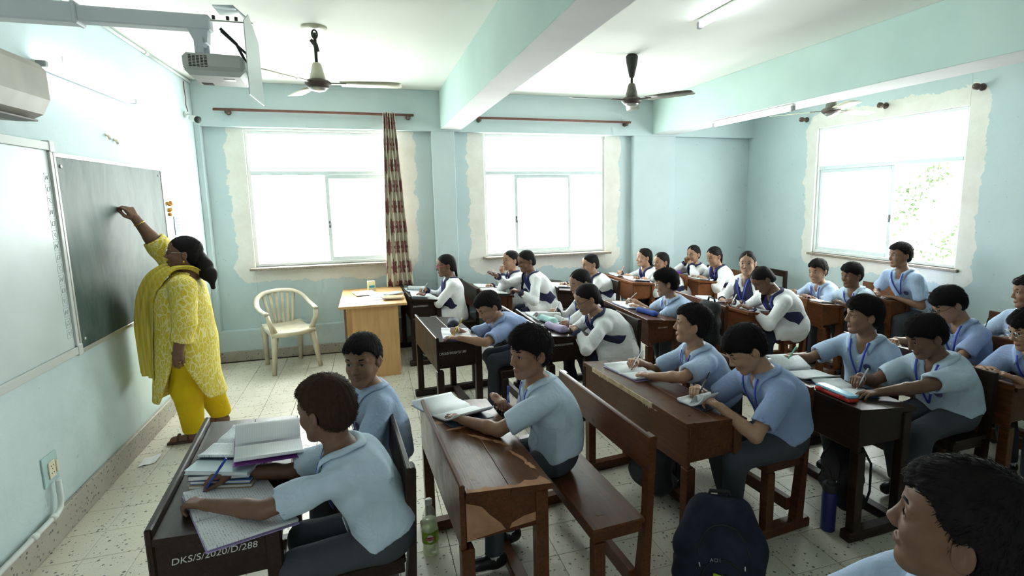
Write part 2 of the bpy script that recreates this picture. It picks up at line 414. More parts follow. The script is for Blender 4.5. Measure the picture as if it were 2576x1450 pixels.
def hand_sdf(pose):
    s = SDF(); s.cap((-.03, 0, .0), (.012, 0, 0), .019, .018, 0)
    for y in (-.021, -.007, .007, .021): s.cap((.008, y*.75, 0), (.070, y*1.12, .002), .0125, .0115, .010)
    fing = [((.076, .0255, .003), (.034, .023, .018), .0086), ((.080, .0085, .004), (.038, .026, .019), .0088), ((.077, -.0085, .003), (.035, .024, .018), .0083), ((.069, -.0245, .000), (.027, .018, .016), .0074)]
    pit = {'rest': [(14, 22, 16), (12, 24, 18), (14, 26, 18), (16, 28, 20)], 'write': [(38, 42, 22), (52, 58, 40), (60, 70, 50), (64, 74, 50)], 'curl': [(30, 55, 35), (34, 58, 38), (38, 60, 40), (40, 60, 40)], 'hang': [(12, 18, 14), (16, 24, 18), (20, 30, 20), (24, 34, 24)]}[pose]
    spread = [9, 3, -4, -11] if pose == 'rest' else [2, 0, -2, -4]
    for (b0, ls, r), pt, sp in zip(fing, pit, spread):
        p = np.array(b0, float); a = 0; s.cap(p-V3(.012, 0, 0), p, r*1.05, r*1.02, .008)
        for j, l in enumerate(ls):
            a += R_(pt[j]); d = V3(math.cos(a)*math.cos(R_(sp)), math.sin(R_(sp))*math.cos(a), -math.sin(a)); q = p+d*l
            s.cap(p, q, r*(1.02-.09*j), r*(.93-.09*j), .0035); p = q
    if pose in ('write',): th = [(.016, .020, -.006), (.046, .040, -.020), (.078, .034, -.036), (.098, .026, -.046)]
    elif pose == 'rest': th = [(.014, .018, -.004), (.040, .044, -.010), (.064, .056, -.014), (.082, .058, -.016)]
    else: th = [(.014, .018, -.006), (.038, .036, -.018), (.062, .038, -.030), (.080, .032, -.036)]
    for i in range(3): s.cap(th[i], th[i+1], (.0135, .0105, .0092)[i], (.0105, .0092, .0075)[i], .006)
    return s
TPL = {}
def templates():
    for nm, res in (('hi', .0024), ('mid', .0038), ('lo', .0050)):
        TPL['head_'+nm] = make_head(res)
        for pose in ('rest', 'write', 'curl', 'hang'): TPL['hand_%s_%s' % (pose, nm)] = hand_sdf(pose).mesh({'hi': .0031, 'mid': .0038, 'lo': .0048}[nm])
    for k in ('short', 'fringe', 'messy', 'girl'):
        TPL['hair_%s_hi' % k] = hair_mesh(k, .0036); TPL['hair_%s_lo' % k] = hair_mesh(k, .0056)
    for y in (-1, 1):
        TPL['eye%d' % y] = eye_mesh(y); TPL['lash%d' % y] = lash_mesh(y); TPL['brow%d0' % y] = brow_mesh(y, 1.15); TPL['brow%d1' % y] = brow_mesh(y, .9); TPL['lens%d' % y] = MB().lathe([(.0195, 0), (.0195, .0008)], (.1, y*.031, 0), 18, (1, 0, 0)).mesh('lens')
def skin_mat(name, c, lip):
    m = mat(name, c, .5, .35); t = NT(m); v = t.coord((1, 1, 1))
    at = t.node('ShaderNodeAttribute', attribute_name='lip').outputs['Fac']
    base = t.mix(t.ramp(t.noise(v, 30, 4), .35, .7), c, tuple(x*.86 for x in c))
    t.col(t.mix(at, base, lip)); t.bump(t.noise(v, 900, 2), .05, .001)
    return m
def cloth_mat(name, c, weave=700, rough=.85, var=.9):
    m = mat(name, c, rough, .2); t = NT(m); v = t.coord((1, 1, 1), 'World')
    t.col(t.mix(t.ramp(t.noise(v, 9, 4), .3, .7), c, tuple(x*var for x in c)))
    n = t.math('ADD', t.math('MULTIPLY', t.noise(v, weave, 2), .08), t.math('ADD', t.noise(v, 9, 3, .5, 2.2), t.math('MULTIPLY', t.noise(v, 24, 3, .5, 1.5), .35))); t.bump(n, .40, .016)
    return m
def people_materials():
    skin_mat('skin_brown', (.275, .146, .090), (.240, .108, .078)); skin_mat('skin_tan', (.365, .205, .130), (.320, .145, .105)); skin_mat('skin_deep', (.180, .092, .058), (.160, .072, .052)); skin_mat('skin_light', (.410, .240, .158), (.355, .168, .130))
    for nm, c in (('hair_black', (.009, .008, .008)), ('hair_brown', (.030, .017, .011))):
        m = mat(nm, c, .65, .08); t = NT(m); v = t.coord((1, 1, 1)); t.bump(t.noise(v, 420, 2), .15, .002); t.col(t.mix(t.noise(v, 60, 2), c, tuple(x*1.6 for x in c)))
    mat('eye_white', (.62, .60, .56), .25, .5); mat('eye_iris', (.035, .018, .010), .2, .6); mat('eye_pupil', (.004, .004, .004), .15, .6)
    cloth_mat('shirt_blue', (.420, .540, .740)); cloth_mat('shirt_blue_pale', (.520, .640, .770)); cloth_mat('shirt_blue_deep', (.310, .405, .650))
    cloth_mat('trouser_grey', (.060, .067, .080)); cloth_mat('kurta_white', (.80, .81, .83), var=.95); cloth_mat('vest_navy', (.032, .036, .085)); cloth_mat('legging_navy', (.022, .024, .055))
    mat('lanyard_blue', (.025, .05, .42), .55); mat('shoe_black', (.008, .008, .009), .35); mat('sock_white', (.55, .55, .55), .9); mat('belt_dark', (.012, .011, .012), .4)
    mat('button_white', (.75, .75, .78), .4); mat('card_white', (.7, .72, .75), .4); mat('glasses_black', (.012, .012, .014), .3); mat('glasses_pink', (.50, .05, .14), .3); mat('glasses_silver', (.6, .6, .6), .25, .5, 1); mat('thread_red', (.35, .02, .03), .8)
    mat('crest_navy', (.05, .06, .16), .8); mat('gold', (.75, .50, .12), .25, .5, 1)
def relax(v, f, it=2):
    e = np.concatenate([f[:, [0, 1]], f[:, [1, 2]], f[:, [2, 3]], f[:, [3, 0]]]); e = np.concatenate([e, e[:, ::-1]]); c = np.bincount(e[:, 0], minlength=len(v))[:, None]
    for _ in range(it):
        a = np.stack([np.bincount(e[:, 0], v[e[:, 1], i], len(v)) for i in range(3)], 1)/np.maximum(c, 1); v = v*.4+a*.6
    return v
def place(v, M):
    M = np.array(M); return v@M[:3, :3].T+M[:3, 3]
def ik(a, t, l1, l2, pole):
    d = t-a; L = np.linalg.norm(d); l = min(L, (l1+l2)*.999); k = max(1., L/((l1+l2)*.999)); l1 *= k; l2 *= k; l = L
    u = d/L; x = (l1*l1-l2*l2+l*l)/(2*l); h = math.sqrt(max(l1*l1-x*x, 1e-6)); p = unit(pole-u*(pole@u))
    return a+u*x+p*h, k
def frame(x, z):
    x = unit(x); y = unit(np.cross(z, x)); z = np.cross(x, y); M = np.eye(4); M[:3, 0] = x; M[:3, 1] = y; M[:3, 2] = z; return M
def ribbon(b, pts, nrm, w, th=.0015, mi=0):
    g = []; m = len(pts)
    for i in range(m):
        t = unit(pts[min(i+1, m-1)]-pts[max(i-1, 0)]); sd = unit(np.cross(t, nrm[i])); g.append([pts[i]-sd*w/2, pts[i]+sd*w/2])
    b.sheet(np.array(g), th, mi)
def person(name, label, head, yaw, pitch=0, roll=0, body=180, seat=.43, hands=(), kind='boy', lod='lo', skin='skin_brown', hair='short', haircol='hair_black', shirt='shirt_blue',
           hs=1., s=1., lean=None, torso=.37, poles=None, glasses=None, lanyard=True, braid=None, hipoff=(0, 0), shw=.150, cat='person', group='pupils', bulge=None, fat=1.0, legs=True, ids=False, seed=0, bracelet=None, half=True, open_neck=True, shl=None):
    """hands: [(side 'R'/'L', target xyz of the hand, pose, fingers direction or None, palm normal or None)]"""
    rs = np.random.RandomState(abs(hash(label)) % 1000 if False else seed+len(label)*7)
    Hc = V3(*head); ya = R_(yaw); by = R_(body); up = V3(0, 0, 1); fw = V3(math.cos(by), math.sin(by), 0); lt = V3(-math.sin(by), math.cos(by), 0)
    Rh = np.array((Euler((0, 0, ya)).to_matrix() @ Euler((0, R_(pitch), 0)).to_matrix() @ Euler((R_(roll), 0, 0)).to_matrix()))
    MH = np.eye(4); MH[:3, :3] = Rh*hs; MH[:3, 3] = Hc
    H = lambda x, y, z: place(np.array([[x, y, z]]), MH)[0]
    NTp = H(-.024, 0, -.095); hu = Rh[:, 2]
    NB = NTp-unit(hu*.45+up*.55-fw*(-.0)) * .070*s-fw*.012; S = NB-up*.030*s-fw*.006
    hz = seat+.095*s; dz = S[2]-hz; back = math.sqrt(max(0, (torso*s)**2-dz*dz)) if lean is None else lean
    hip = V3(*(S-fw*back)[:2], hz)+V3(*hipoff, 0)
    dn = unit(S-hip); nf = unit(fw-dn*(fw@dn)); bl = bulge if bulge is not None else .012+.10*max(0, back)*.6
    def sp(t): return hip+(S-hip)*t-nf*bl*math.sin(math.pi*t)
    sec = [(0., .150, .108), (.2, .140, .102), (.42, .132, .096), (.62, .142, .098), (.80, .150, .092), (.95, .120, .066)]
    def torso_ops(sd, inf, t0=0, t1=1.1, k=.055):
        first = True
        for t, w, d in sec:
            if t < t0 or t > t1: continue
            c = sp(t); w = w*s*fat+inf; d = d*s*fat+inf
            sd.cap(c-lt*(w-d), c+lt*(w-d), d, d, 0 if first else k); first = False
    shp = {}; arm = {}
    ls_, rs_ = (shl or (0, 0))
    shp['L'] = S+lt*shw*s-up*.022*s+fw*ls_; shp['R'] = S-lt*shw*s-up*.022*s+fw*rs_
    hd = {h[0]: h for h in hands}; bodyv = []; bodyf = []; lipm = []; nv = 0
    def addm(v, f, lip=None):
        nonlocal nv
        bodyv.append(v); bodyf.append(f+nv); lipm.append(np.zeros(len(v)) if lip is None else lip); nv += len(v)
    hv, hf, hl = TPL['head_'+lod]; addm(place(hv, MH), hf, hl)
    sk = SDF(); sk.cap(NTp, NB, .045*hs, .050*s, 0); torso_ops(sk, -.008, k=.06); hsz = .88*s
    sk.cap(NB-fw*.01, S, .05*s, .055*s, .04)
    for sd, sg in (('L', 1), ('R', -1)):
        sh = shp[sd]; sk.cap(NB-up*.02, sh, .042*s, .042*s, .03)
        if sd in hd:
            _, T, pose, fd, pn = (list(hd[sd])+[None, None])[:5]; T = V3(*T)
            pole = V3(*poles[sd]) if poles and sd in poles else -up*.8+lt*sg*.7-fw*.25
            fdir = unit(fd) if fd is not None else None
            w0 = T-(fdir if fdir is not None else unit((T-sh)*V3(1, 1, .2)))*.060*hsz
            el, kk = ik(sh, w0, .272*s, .228*s, pole)
            if kk > 1.12: print('STRETCH', label, sd, round(kk, 2))
            if fdir is None: fdir = unit(unit(w0-el)*V3(1, 1, .35))
            wr = T-fdir*.060*hsz
        else:
            el = sh-up*.22*s+fw*.05+lt*sg*.03; wr = el+fw*.16*s-lt*sg*.06-up*.06; fdir = unit(wr-el); pose = 'hang'; pn = None
        arm[sd] = (sh, el, wr, fdir)
        sk.cap(sh, el, .041*s*fat**.5, .034*s, .02).cap(el, el+(wr-el)*.3, .034*s, .035*s, .012).cap(el+(wr-el)*.3, wr, .035*s, .0225*s, .012).cap(wr, wr+fdir*.012, .0215*s, .02*s, .01)
        pn = unit(pn) if pn is not None else (up if abs(fdir[2]) < .9 else fw)
        MHd = frame(fdir, pn); MHd[:3, 3] = wr+fdir*.002; MHd[:3, :3] *= hsz
        tv, tf = TPL['hand_%s_%s' % (pose, lod)]; tv = tv.copy()
        if sg > 0: tv[:, 1] *= -1; tf = tf[:, ::-1]
        addm(place(tv, MHd), tf); arm[sd] += (MHd,)
    v, f = sk.mesh({'hi': .0078, 'mid': .0105, 'lo': .0135}[lod]); addm(v, f)
    me = npmesh(name, np.concatenate(bodyv), np.concatenate(bodyf)); at = me.attributes.new('lip', 'FLOAT', 'POINT'); at.data.foreach_set('value', np.concatenate(lipm).astype(np.float32))
    root = link('person', me, MAT[skin]); tag(root, label, cat, group)
    Mm = Matrix(MH.tolist()); hq = 'hi' if lod != 'lo' else 'lo'
    ch = lambda nm, me_, mt, M=None: link(nm, me_, mt, root, M)
    ch('hair', TPL['hair_%s_%s' % (hair, hq)].copy() if haircol != 'hair_black' else TPL['hair_%s_%s' % (hair, hq)], MAT[haircol], Mm)
    face_bits(ch, Mm, kind == 'girl')
    cres = {'hi': .0108, 'mid': .0132, 'lo': .0160}[lod]; girl = kind == 'girl'
    # ---- shirt / kurta
    c = SDF(); torso_ops(c, .017*s)
    if not girl: c.plane(sp(.02), -dn, .008)
    c.cap(NB-up*.034, shp['L'], .048*s, .056*s, .03).cap(NB-up*.034, shp['R'], .048*s, .056*s, .03)
    base = SDF(); base.ops = c.ops[:]; base.lo = c.lo; base.hi = c.hi
    for sd, sg in (('L', 1), ('R', -1)):
        sh, el, wr, fdir, _ = arm[sd]; ax = unit(el-sh)
        if half and not girl:
            e = sh+(el-sh)*.80; sl = SDF().cap(sh, e+ax*.03, .058*s, .067*s, 0).plane(e, ax, .004).cap(e-ax*.02, e+ax*.05, .040*s, .052*s, .004, 's')
            c.fn(sl.ev, .022); c._bb(e, .08)
        else:
            e = wr-unit(wr-el)*.02; sl = SDF().cap(sh, el, .056*s, .052*s, 0).cap(el, e+unit(wr-el)*.03, .052*s, .036*s, .02).plane(e, unit(wr-el), .002).cap(e-unit(wr-el)*.03, e+unit(wr-el)*.04, .026*s, .030*s, .002, 's')
            c.fn(sl.ev, .022); c._bb(e, .08); c._bb(el, .08)
    if girl:       # skirt of the kurta spreads over the thighs
        skt = SDF(); skt.cap(hip-fw*.05-up*.03, hip-fw*.06-up*.06, .10*s, .105*s, 0)
        for sg in (1, -1): skt.cap(hip+lt*sg*.07*s-up*.01, hip+lt*sg*.088*s+fw*.30*s-up*.02, .104*s, .084*s, .05)
        skt.plane(hip+fw*.31*s, fw, .003); c.fn(skt.ev, .05); c._bb(hip+fw*.31*s, .19); c._bb(hip, .20)
    else: pass
    cl = c.ops[:]; c.cap(NTp, NB+(NB-NTp)*.25-up*.012, .052*hs, .054*s, .006, 's')
    if open_neck: c.ell(NB+fw*.060*s-up*.045*s, (.036*s, .022*s, .055*s), .006, 's', Rm=np.stack([fw, lt, up], 1).astype(np.float32))
    c.fn(wrinkle(.0095, 1., seed+len(label)), 0, 'd')
    v, f = c.mesh(cres); v = relax(v, f, 2); ch('kurta' if girl else 'shirt', npmesh('shirt', v, f), MAT['kurta_white' if girl else shirt])
    c.ops = cl
    # ---- collar
    cb = MB(); n = 25; inner = []; outer = []; mid = []
    nu = unit(NTp-NB)
    for i in range(n):
        a = -2.55+5.1*i/(n-1); aa = abs(a)/2.55; dirv = -fw*math.cos(a)+lt*math.sin(a); sd_ = lt*(1 if a > 0 else -1)
        r0 = .051*s+.003*aa; top = NB+nu*(.030*s-.030*aa**2)
        inner.append(top-up*.028*s+dirv*r0); mid.append(top+dirv*(r0+.003))
        drop = .042+.040*max(0, (aa-.78)/.22)**1.2; out_ = .032+.014*max(0, (aa-.7)/.3)
        outer.append(top-up*drop*s+dirv*(r0+out_*s)+sd_*.012*max(0, aa-.75)*4*s)
    outer = c.push(np.array(outer), .007); cb.sheet(np.stack([np.array(outer), c.push((np.array(outer)+np.array(mid))/2+up*.006, .009), np.array(mid), np.array(inner)], 0), .003)
    ch('collar', cb.mesh('collar'), MAT['vest_navy' if girl else shirt])
    if girl:       # navy bib with a V opening, narrow at the shoulders and cut to points at the sides
        vst = SDF(); vst.fn(lambda P: base.ev(P)-.007); vst._bb(hip, .26); vst._bb(S, .26); vst._bb(hip+fw*.2, .2)
        hp, dnn, ff, ll = [x.astype(np.float32) for x in (hip, dn, nf, lt)]; Ls = float(np.linalg.norm(S-hip))
        def bib(P):
            q = P-hp; z = q@dnn; x = q@ff; y = np.abs(q@ll); wl = np.interp(z, [-.02, .10*s, Ls*.8, Ls+.05], [.20*s, .19*s, .125*s, .085*s]); xl = np.interp(z, [.0, .08*s, .25*s, .30*s, Ls*.85, Ls+.05], [-.05, -.075, -.055, -.01, -.02, -.045])
            return np.maximum(np.maximum(y-wl, xl-x), np.maximum(.055*s-z+.35*np.clip(.06-x, 0, .1), z-Ls-.06))
        vst.fn(bib, .003, 'i'); vst.cap(NTp, NB, .060*hs, .062*s, .004, 's'); vst.ell(NB+fw*.075*s-up*.06*s, (.045*s, .018*s, .075*s), .004, 's', Rm=np.stack([fw, lt, up], 1).astype(np.float32))
        for sd in 'LR':
            sh, el = arm[sd][:2]; vst.cap(sh+(el-sh)*.12, sh+(el-sh)*.5, .060*s, .056*s, .004, 's')
        v, f = vst.mesh(cres*.9); v = relax(v, f, 2); ch('vest', npmesh('vest', v, f), MAT['vest_navy'])
        for sd in 'LR':
            sh, el, wr, fdir, _ = arm[sd]; u = unit(wr-el); e = wr-u*.02
            ch('cuff', MB().lathe([(.037*s, -.028), (.0395*s, -.026), (.0395*s, .004), (.032*s, .006), (.028*s, -.01)], e, 14, u).mesh('cuff'), MAT['vest_navy'])
    # ---- lower body
    if legs:
        tz = SDF(); torso_ops(tz, .003*s, 0, .3); tz.plane(sp(.16), dn, .004); kn = {}
        for sd, sg in (('L', 1), ('R', -1)):
            kx = hip+lt*sg*.095*s+fw*.345*s; kx[2] = max(seat+.045, .44); an = kx+fw*(.02 if sg > 0 else -.10)*s; an[2] = .095; kn[sd] = (kx, an)
            tz.cap(hip+lt*sg*.075*s-up*.018*s+fw*.03, kx, .080*s*fat, .066*s, .025).cap(kx, an, .062*s, .052*s, .03)
        tz.plane((0, 0, .085), (0, 0, -1), .004); tz.fn(wrinkle(.004, .9, 5+seed), 0, 'd')
        v, f = tz.mesh(cres*1.35); v = relax(v, f, 2); ch('leggings' if girl else 'trousers', npmesh('trousers', v, f), MAT['legging_navy' if girl else 'trouser_grey'])
        for sd in 'LR':
            an = kn[sd][1]; shs = SDF().cap(an-up*.045-fw*.03, an-up*.052+fw*.09, .036, .034, 0).cap(an-up*.05, an+up*.0, .036, .034, .02).plane((0, 0, .006), (0, 0, -1), .002)
            v, f = shs.mesh(.014); ch('shoe', npmesh('shoe', v, f), MAT['shoe_black'])
            ch('sock', MB().lathe([(.038, -.05), (.036, .03)], an, 12).mesh('sock'), MAT['sock_white'])
    # ---- lanyard, glasses, braid
    if lanyard:
        lb = MB()
        for sg in (1, -1):
            P = []
            for i in range(13):
                t = i/12; a = NB-up*.004+lt*sg*.062*s*(1-t)**.8+fw*(.02+.05*t)-dn*(.0+.235*t)*s+nf*(.03+.09*math.sin(t*2)); P.append(a)
            P = base.snap(np.array(P), .010, 6); nn = base.grad(P); ribbon(lb, P, nn, .013*s)
        ch('lanyard', lb.mesh('lanyard'), MAT['lanyard_blue'])
        if ids:
            e = base.snap(np.array([sp(.30)+nf*.13]), .014, 6)[0]; nrm = base.grad(np.array([e]))[0]; Mc = frame(lt, nrm); Mc[:3, 3] = e
            ch('id_card', MB().box((-.027, -.043, -.001), (.027, .043, .002), .001, Mc).mesh('id_card'), MAT['card_white'])
    if not girl and lod != 'lo':
        P = base.snap(np.array([sp(t)+nf*.14 for t in (.75, .58, .41)]), .005, 6); N_ = base.grad(P)
        for p, n_ in zip(P, N_): ch('button', MB().lathe([(.0055, 0), (.0055, .0018), (.004, .0022)], p, 8, n_).mesh('button'), MAT['button_white'])
    if not girl:
        e = base.snap(np.array([sp(.68)+nf*.12+lt*.065*s]), .004, 6)[0]; n_ = base.grad(np.array([e]))[0]
        ch('pocket_crest', MB().lathe([(.024*s, 0), (.024*s, .0012), (.018*s, .0016), (.016*s, .0012)], e, 16, n_).mesh('crest'), MAT['crest_navy'])
    if glasses:
        gb = MB()
        for y in (-1, 1):
            gb.tube([(.100-.006*abs(math.sin(a)*.2)-.008*(1+math.cos(a)*y*y*y)*.5*0, y*.031+.0215*math.cos(a), .000+.0165*math.sin(a)) for a in np.linspace(0, 2*math.pi, 19)], .0016, 6)
            gb.tube([(.099, y*.0525, .004), (.060, y*.073, .004), (.0, y*.0795, .010), (-.022, y*.0795, .000)], .0014, 6)
        gb.tube([(.100, -.0095, .003), (.1045, 0, .006), (.100, .0095, .003)], .0015, 6)
        q_ = ch('glasses', gb.mesh('glasses'), MAT['glasses_'+glasses], Mm); lenses(q_)
    if braid:
        bb = MB(); P = [H(*q) if len(q) == 3 and not isinstance(q, np.ndarray) else q for q in [(-.100, 0, -.040)]]; st = P[0]
        pts = [st]+[st+fw*o[0]*s+lt*o[1]*s+up*o[2]*s for o in braid]; pts = np.array(pts); tt = np.linspace(0, len(pts)-1, 46)
        C = np.stack([np.interp(tt, range(len(pts)), pts[:, i]) for i in range(3)], 1)
        for _ in range(5): C[1:-1] = (C[:-2]+2*C[1:-1]+C[2:])/4
        C2 = base.push(C[4:], .016, 5); C = np.concatenate([C[:4], C2]); rr = np.interp(np.arange(46), [0, 6, 38, 45], [.020, .019, .012, .003])
        for phs in (0, 2.1, 4.2):
            Q = [C[i]+.55*rr[i]*(math.cos(i*.62+phs)*lt+.6*math.sin(2*(i*.62+phs))*unit(np.cross(lt, C[min(i+1, 45)]-C[max(i-1, 0)]))) for i in range(46)]
            bb.tube(Q, list(rr*.72), 7)
        ch('braid', bb.mesh('braid'), MAT['hair_black'])
    if bracelet:
        sh, el, wr, fdir, _ = arm[bracelet[0]]; u = unit(wr-el); n1 = unit(np.cross(u, up)); n2 = np.cross(u, n1)
        ch('bracelet', MB().tube([wr-u*.022+.0285*s*(math.cos(a)*n1+math.sin(a)*n2) for a in np.linspace(0, 6.283, 17)], .0028, 6).mesh('bracelet'), MAT[bracelet[1]])
    return root, arm
def pen_in_hand(arm, sd, col, label, length=.145, group='pens held by pupils', tipcol=None, name='pen'):
    """a pen through the pinch of thumb and forefinger"""
    M = arm[sd][4]; sg = -1 if sd == 'L' else 1
    g = lambda x, y, z: place(np.array([[x, y*sg, z]]), M)[0]
    tip = g(.118, .022, -.066); d = unit(g(.060, .052, .045)-tip)
    root = MB().lathe([(.0010, 0), (.0038, .014), (.0042, .016), (.0042, length-.035)], tip, 10, d).build(name, mat('pen_'+col[0], col[1], .3, .5))
    link('pen_cap', MB().lathe([(.0048, length-.045), (.0048, length-.004), (.0035, length)], tip, 10, d).mesh('pen_cap'), mat('pencap_'+(tipcol or col)[0], (tipcol or col)[1], .3, .5), root)
    tag(root, label, 'pen', group); return root
# ------------------------------------------------------------------ the room shell
XL, XR, YF, YN, ZC, ZB = -1.69, 5.33, 6.77, -2.2, 3.04, 2.598
W1 = (-1.25, .38, 1.04, 2.55); W2 = (1.40, 3.05, 1.04, 2.57); W3 = (3.75, 5.57, 1.04, 2.57)
def wall_mat(name, rects, axis, marg):
    """aqua distemper with bare plaster left round the new windows, smudged towards the floor by use"""
    m = mat(name, (.50, .64, .67), .75, .25); t = NT(m); v = t.coord((1, 1, 1), 'World'); X, Y, Zz = sep(t, v)
    n1 = t.noise(v, 3.2, 4, .6, .4); n2 = t.noise(v, 1.1, 5, .6)
    col = t.mix(t.ramp(n2, .3, .75), (.575, .675, .685), (.495, .595, .61))
    scuff = t.math('MULTIPLY', t.ramp(t.noise(v, 2.3, 6, .75), .50, .78), t.ramp(Zz, 1.15, .1)); col = t.mix(t.math('MULTIPLY', scuff, .55), col, (.27, .36, .35))
    spot = t.ramp(t.noise(v, 26, 2), .735, .75); col = t.mix(t.math('MULTIPLY', spot, .5), col, (.25, .33, .36))
    for (a, b, c, d), mg in zip(rects, marg):
        u = X if axis == 0 else Y
        du = t.math('MAXIMUM', t.math('SUBTRACT', t.math('ABSOLUTE', t.math('SUBTRACT', u, (a+b)/2)), (b-a)/2), 0); dz = t.math('MAXIMUM', t.math('SUBTRACT', t.math('ABSOLUTE', t.math('SUBTRACT', Zz, (c+d)/2)), (d-c)/2), 0)
        dd = t.math('SQRT', t.math('ADD', t.math('MULTIPLY', du, du), t.math('MULTIPLY', dz, dz)))
        lim = t.math('ADD', mg-.16, t.math('ADD', t.math('MULTIPLY', n1, .26), t.math('MULTIPLY', t.noise(v, 20, 3), .05)))
        msk = t.ramp(t.math('SUBTRACT', lim, dd), -.003, .003)
        if axis == 0: msk = t.math('MULTIPLY', msk, t.math('LESS_THAN', Zz, 2.574))
        col = t.mix(msk, col, t.mix(t.ramp(t.noise(v, 5, 5, .65), .35, .7), (.83, .81, .75), (.74, .71, .64)))
    t.col(col); t.bump(t.math('ADD', t.noise(v, 9, 3), t.math('MULTIPLY', t.noise(v, 90, 2), .25)), .18, .012)
    return m
M_far = wall_mat('wall_paint_window_side', [W1, W2], 0, [.19, .21]); M_back = wall_mat('wall_paint_back', [W3], 1, [.17]); M_wall = wall_mat('wall_paint', [], 0, [])
m = mat('ceiling_paint', (.80, .82, .76), .85, .2); t = NT(m); v = t.coord((1, 1, 1), 'World'); t.col(t.mix(t.ramp(t.noise(v, .7, 4), .3, .75), (.90, .91, .84), (.83, .84, .77))); t.bump(t.noise(v, 40, 3), .06, .006)
noisy('beam_aqua', (.56, .71, .665), (.49, .64, .60), 1.4, .75, .25, .05, 'World'); noisy('beam_white', (.80, .80, .79), (.74, .74, .74), 2, .8, .2, .05, 'World')
def terrazzo(name, base, c2, rough, tile=False):
    m = mat(name, base, rough, .4); t = NT(m); v = t.coord((1, 1, 1), 'World')
    vd = t.node('ShaderNodeVectorMath', operation='ADD', inp={0: v, 1: t.node('ShaderNodeTexNoise', inp={'Vector': v, 'Scale': 60., 'Detail': 1.}).outputs[1]})
    sc = t.node('ShaderNodeMapping', inp={'Vector': v, 'Scale': (1, 1, 1)}).outputs[0]
    def chips(scale, thr, keep, seed):
        vo = t.node('ShaderNodeTexVoronoi', inp={'Vector': t.node('ShaderNodeMapping', inp={'Vector': v, 'Location': (seed, seed*.7, seed*.3)}).outputs[0], 'Scale': scale, 'Randomness': 1.})
        r = t.node('ShaderNodeSeparateColor', inp={0: vo.outputs['Color']}).outputs
        size = t.math('MULTIPLY', r[0], thr); inside = t.ramp(t.math('SUBTRACT', t.math('ADD', size, t.math('MULTIPLY', t.noise(v, scale*3.0, 2), .12)), t.math('ADD', vo.outputs['Distance'], .06)), -.01, .03)
        return t.math('MULTIPLY', inside, t.math('GREATER_THAN', r[1], 1-keep)), r[2]
    col = t.mix(t.ramp(t.noise(v, 1.6, 5, .6), .35, .72), base, c2)
    c1, r1 = chips(50, .38, .62, 0); c2_, r2 = chips(135, .34, .50, 3.1)
    col = t.mix(t.math('MULTIPLY', c2_, .8), col, t.mix(r2, (.16, .15, .13), (.34, .27, .19))); col = t.mix(t.math('MULTIPLY', c1, .92), col, t.mix(r1, (.045, .055, .06), (.20, .19, .17)))
    if tile:
        st = t.ramp(t.noise(v, 4.2, 5, .8), .66, .74); col = t.mix(t.math('MULTIPLY', st, .35), col, (.30, .24, .17))
    t.col(col); t.rough(t.math('ADD', rough-.1, t.math('MULTIPLY', t.noise(v, 6, 4), .25)))
    return m
M_tile = terrazzo('terrazzo_tile', (.66, .62, .52), (.56, .52, .43), .33, True); M_base = terrazzo('terrazzo_skirting', (.42, .39, .33), (.33, .30, .26), .5)
noisy('tile_joint', (.20, .17, .13), (.28, .25, .20), 3, .9, .1, 0, 'World')
def struct(o): o['kind'] = 'structure'; return o
# floor: slab + tiles (10 inch terrazzo), the ones that show largest are parts of their own
FLOOR = struct(MB().box((XL-.2, YN-.2, -.12), (XR+.25, YF+.25, -.012), .001).build('floor', MAT['tile_joint']))
T = .254; tile_me = MB().box((-T/2+.0012, -T/2+.0012, -.012), (T/2-.0012, T/2-.0012, 0), .0012).mesh('tile'); tile_me.materials.append(M_tile)
_cr = [V3(.94995, -.31207, -.01402), V3(.05900, .13515, .98907), V3(.30677, .94040, -.14680)]
cand = []
for i in range(28):
    for j in range(37):
        c = V3(-1.48-T/2+T*i, YN-.05+T*(j+.5)+.07, 0); q = c-V3(0, 0, 1.79); z = q@_cr[2]
        if c[0] > XR or c[1] > YF-.02: continue
        vis = z > .2 and abs(94+1376.5*(q@_cr[0])/z) < 1400 and -700 < 1376.5*(q@_cr[1])/z < 900
        u = 1382+1376.5*(q@_cr[0])/z if z > 0 else 0; w_ = 698-1376.5*(q@_cr[1])/z if z > 0 else 0
        sc_ = (0 if vis else 100)+z
        cand.append((sc_, c))
cand.sort(key=lambda a: a[0]); rest = MB()
for k, (s_, c) in enumerate(cand):
    lo = c-T/2+.0012; hi = c+T/2-.0012
    if k < 300 and lo[0] > XL: o = link('tile', tile_me, None, FLOOR); o.location = c
    else:
        lo[0] = max(lo[0], XL); hi[0] = min(hi[0], XR); hi[1] = min(hi[1], YF)
        rest.box((lo[0], lo[1], -.012), (hi[0], hi[1], 0), .0012)
rest.build('tiles', M_tile, FLOOR)['kind'] = 'stuff'
struct(MB().box((XL-.2, YN-.2, ZC), (XR+.25, YF+.25, ZC+.15), .001).build('ceiling', MAT['ceiling_paint']))
struct(MB().box((XL-.2, YN-.2, -.02), (XL, YF+.25, ZC), .001).build('wall_left', M_wall))
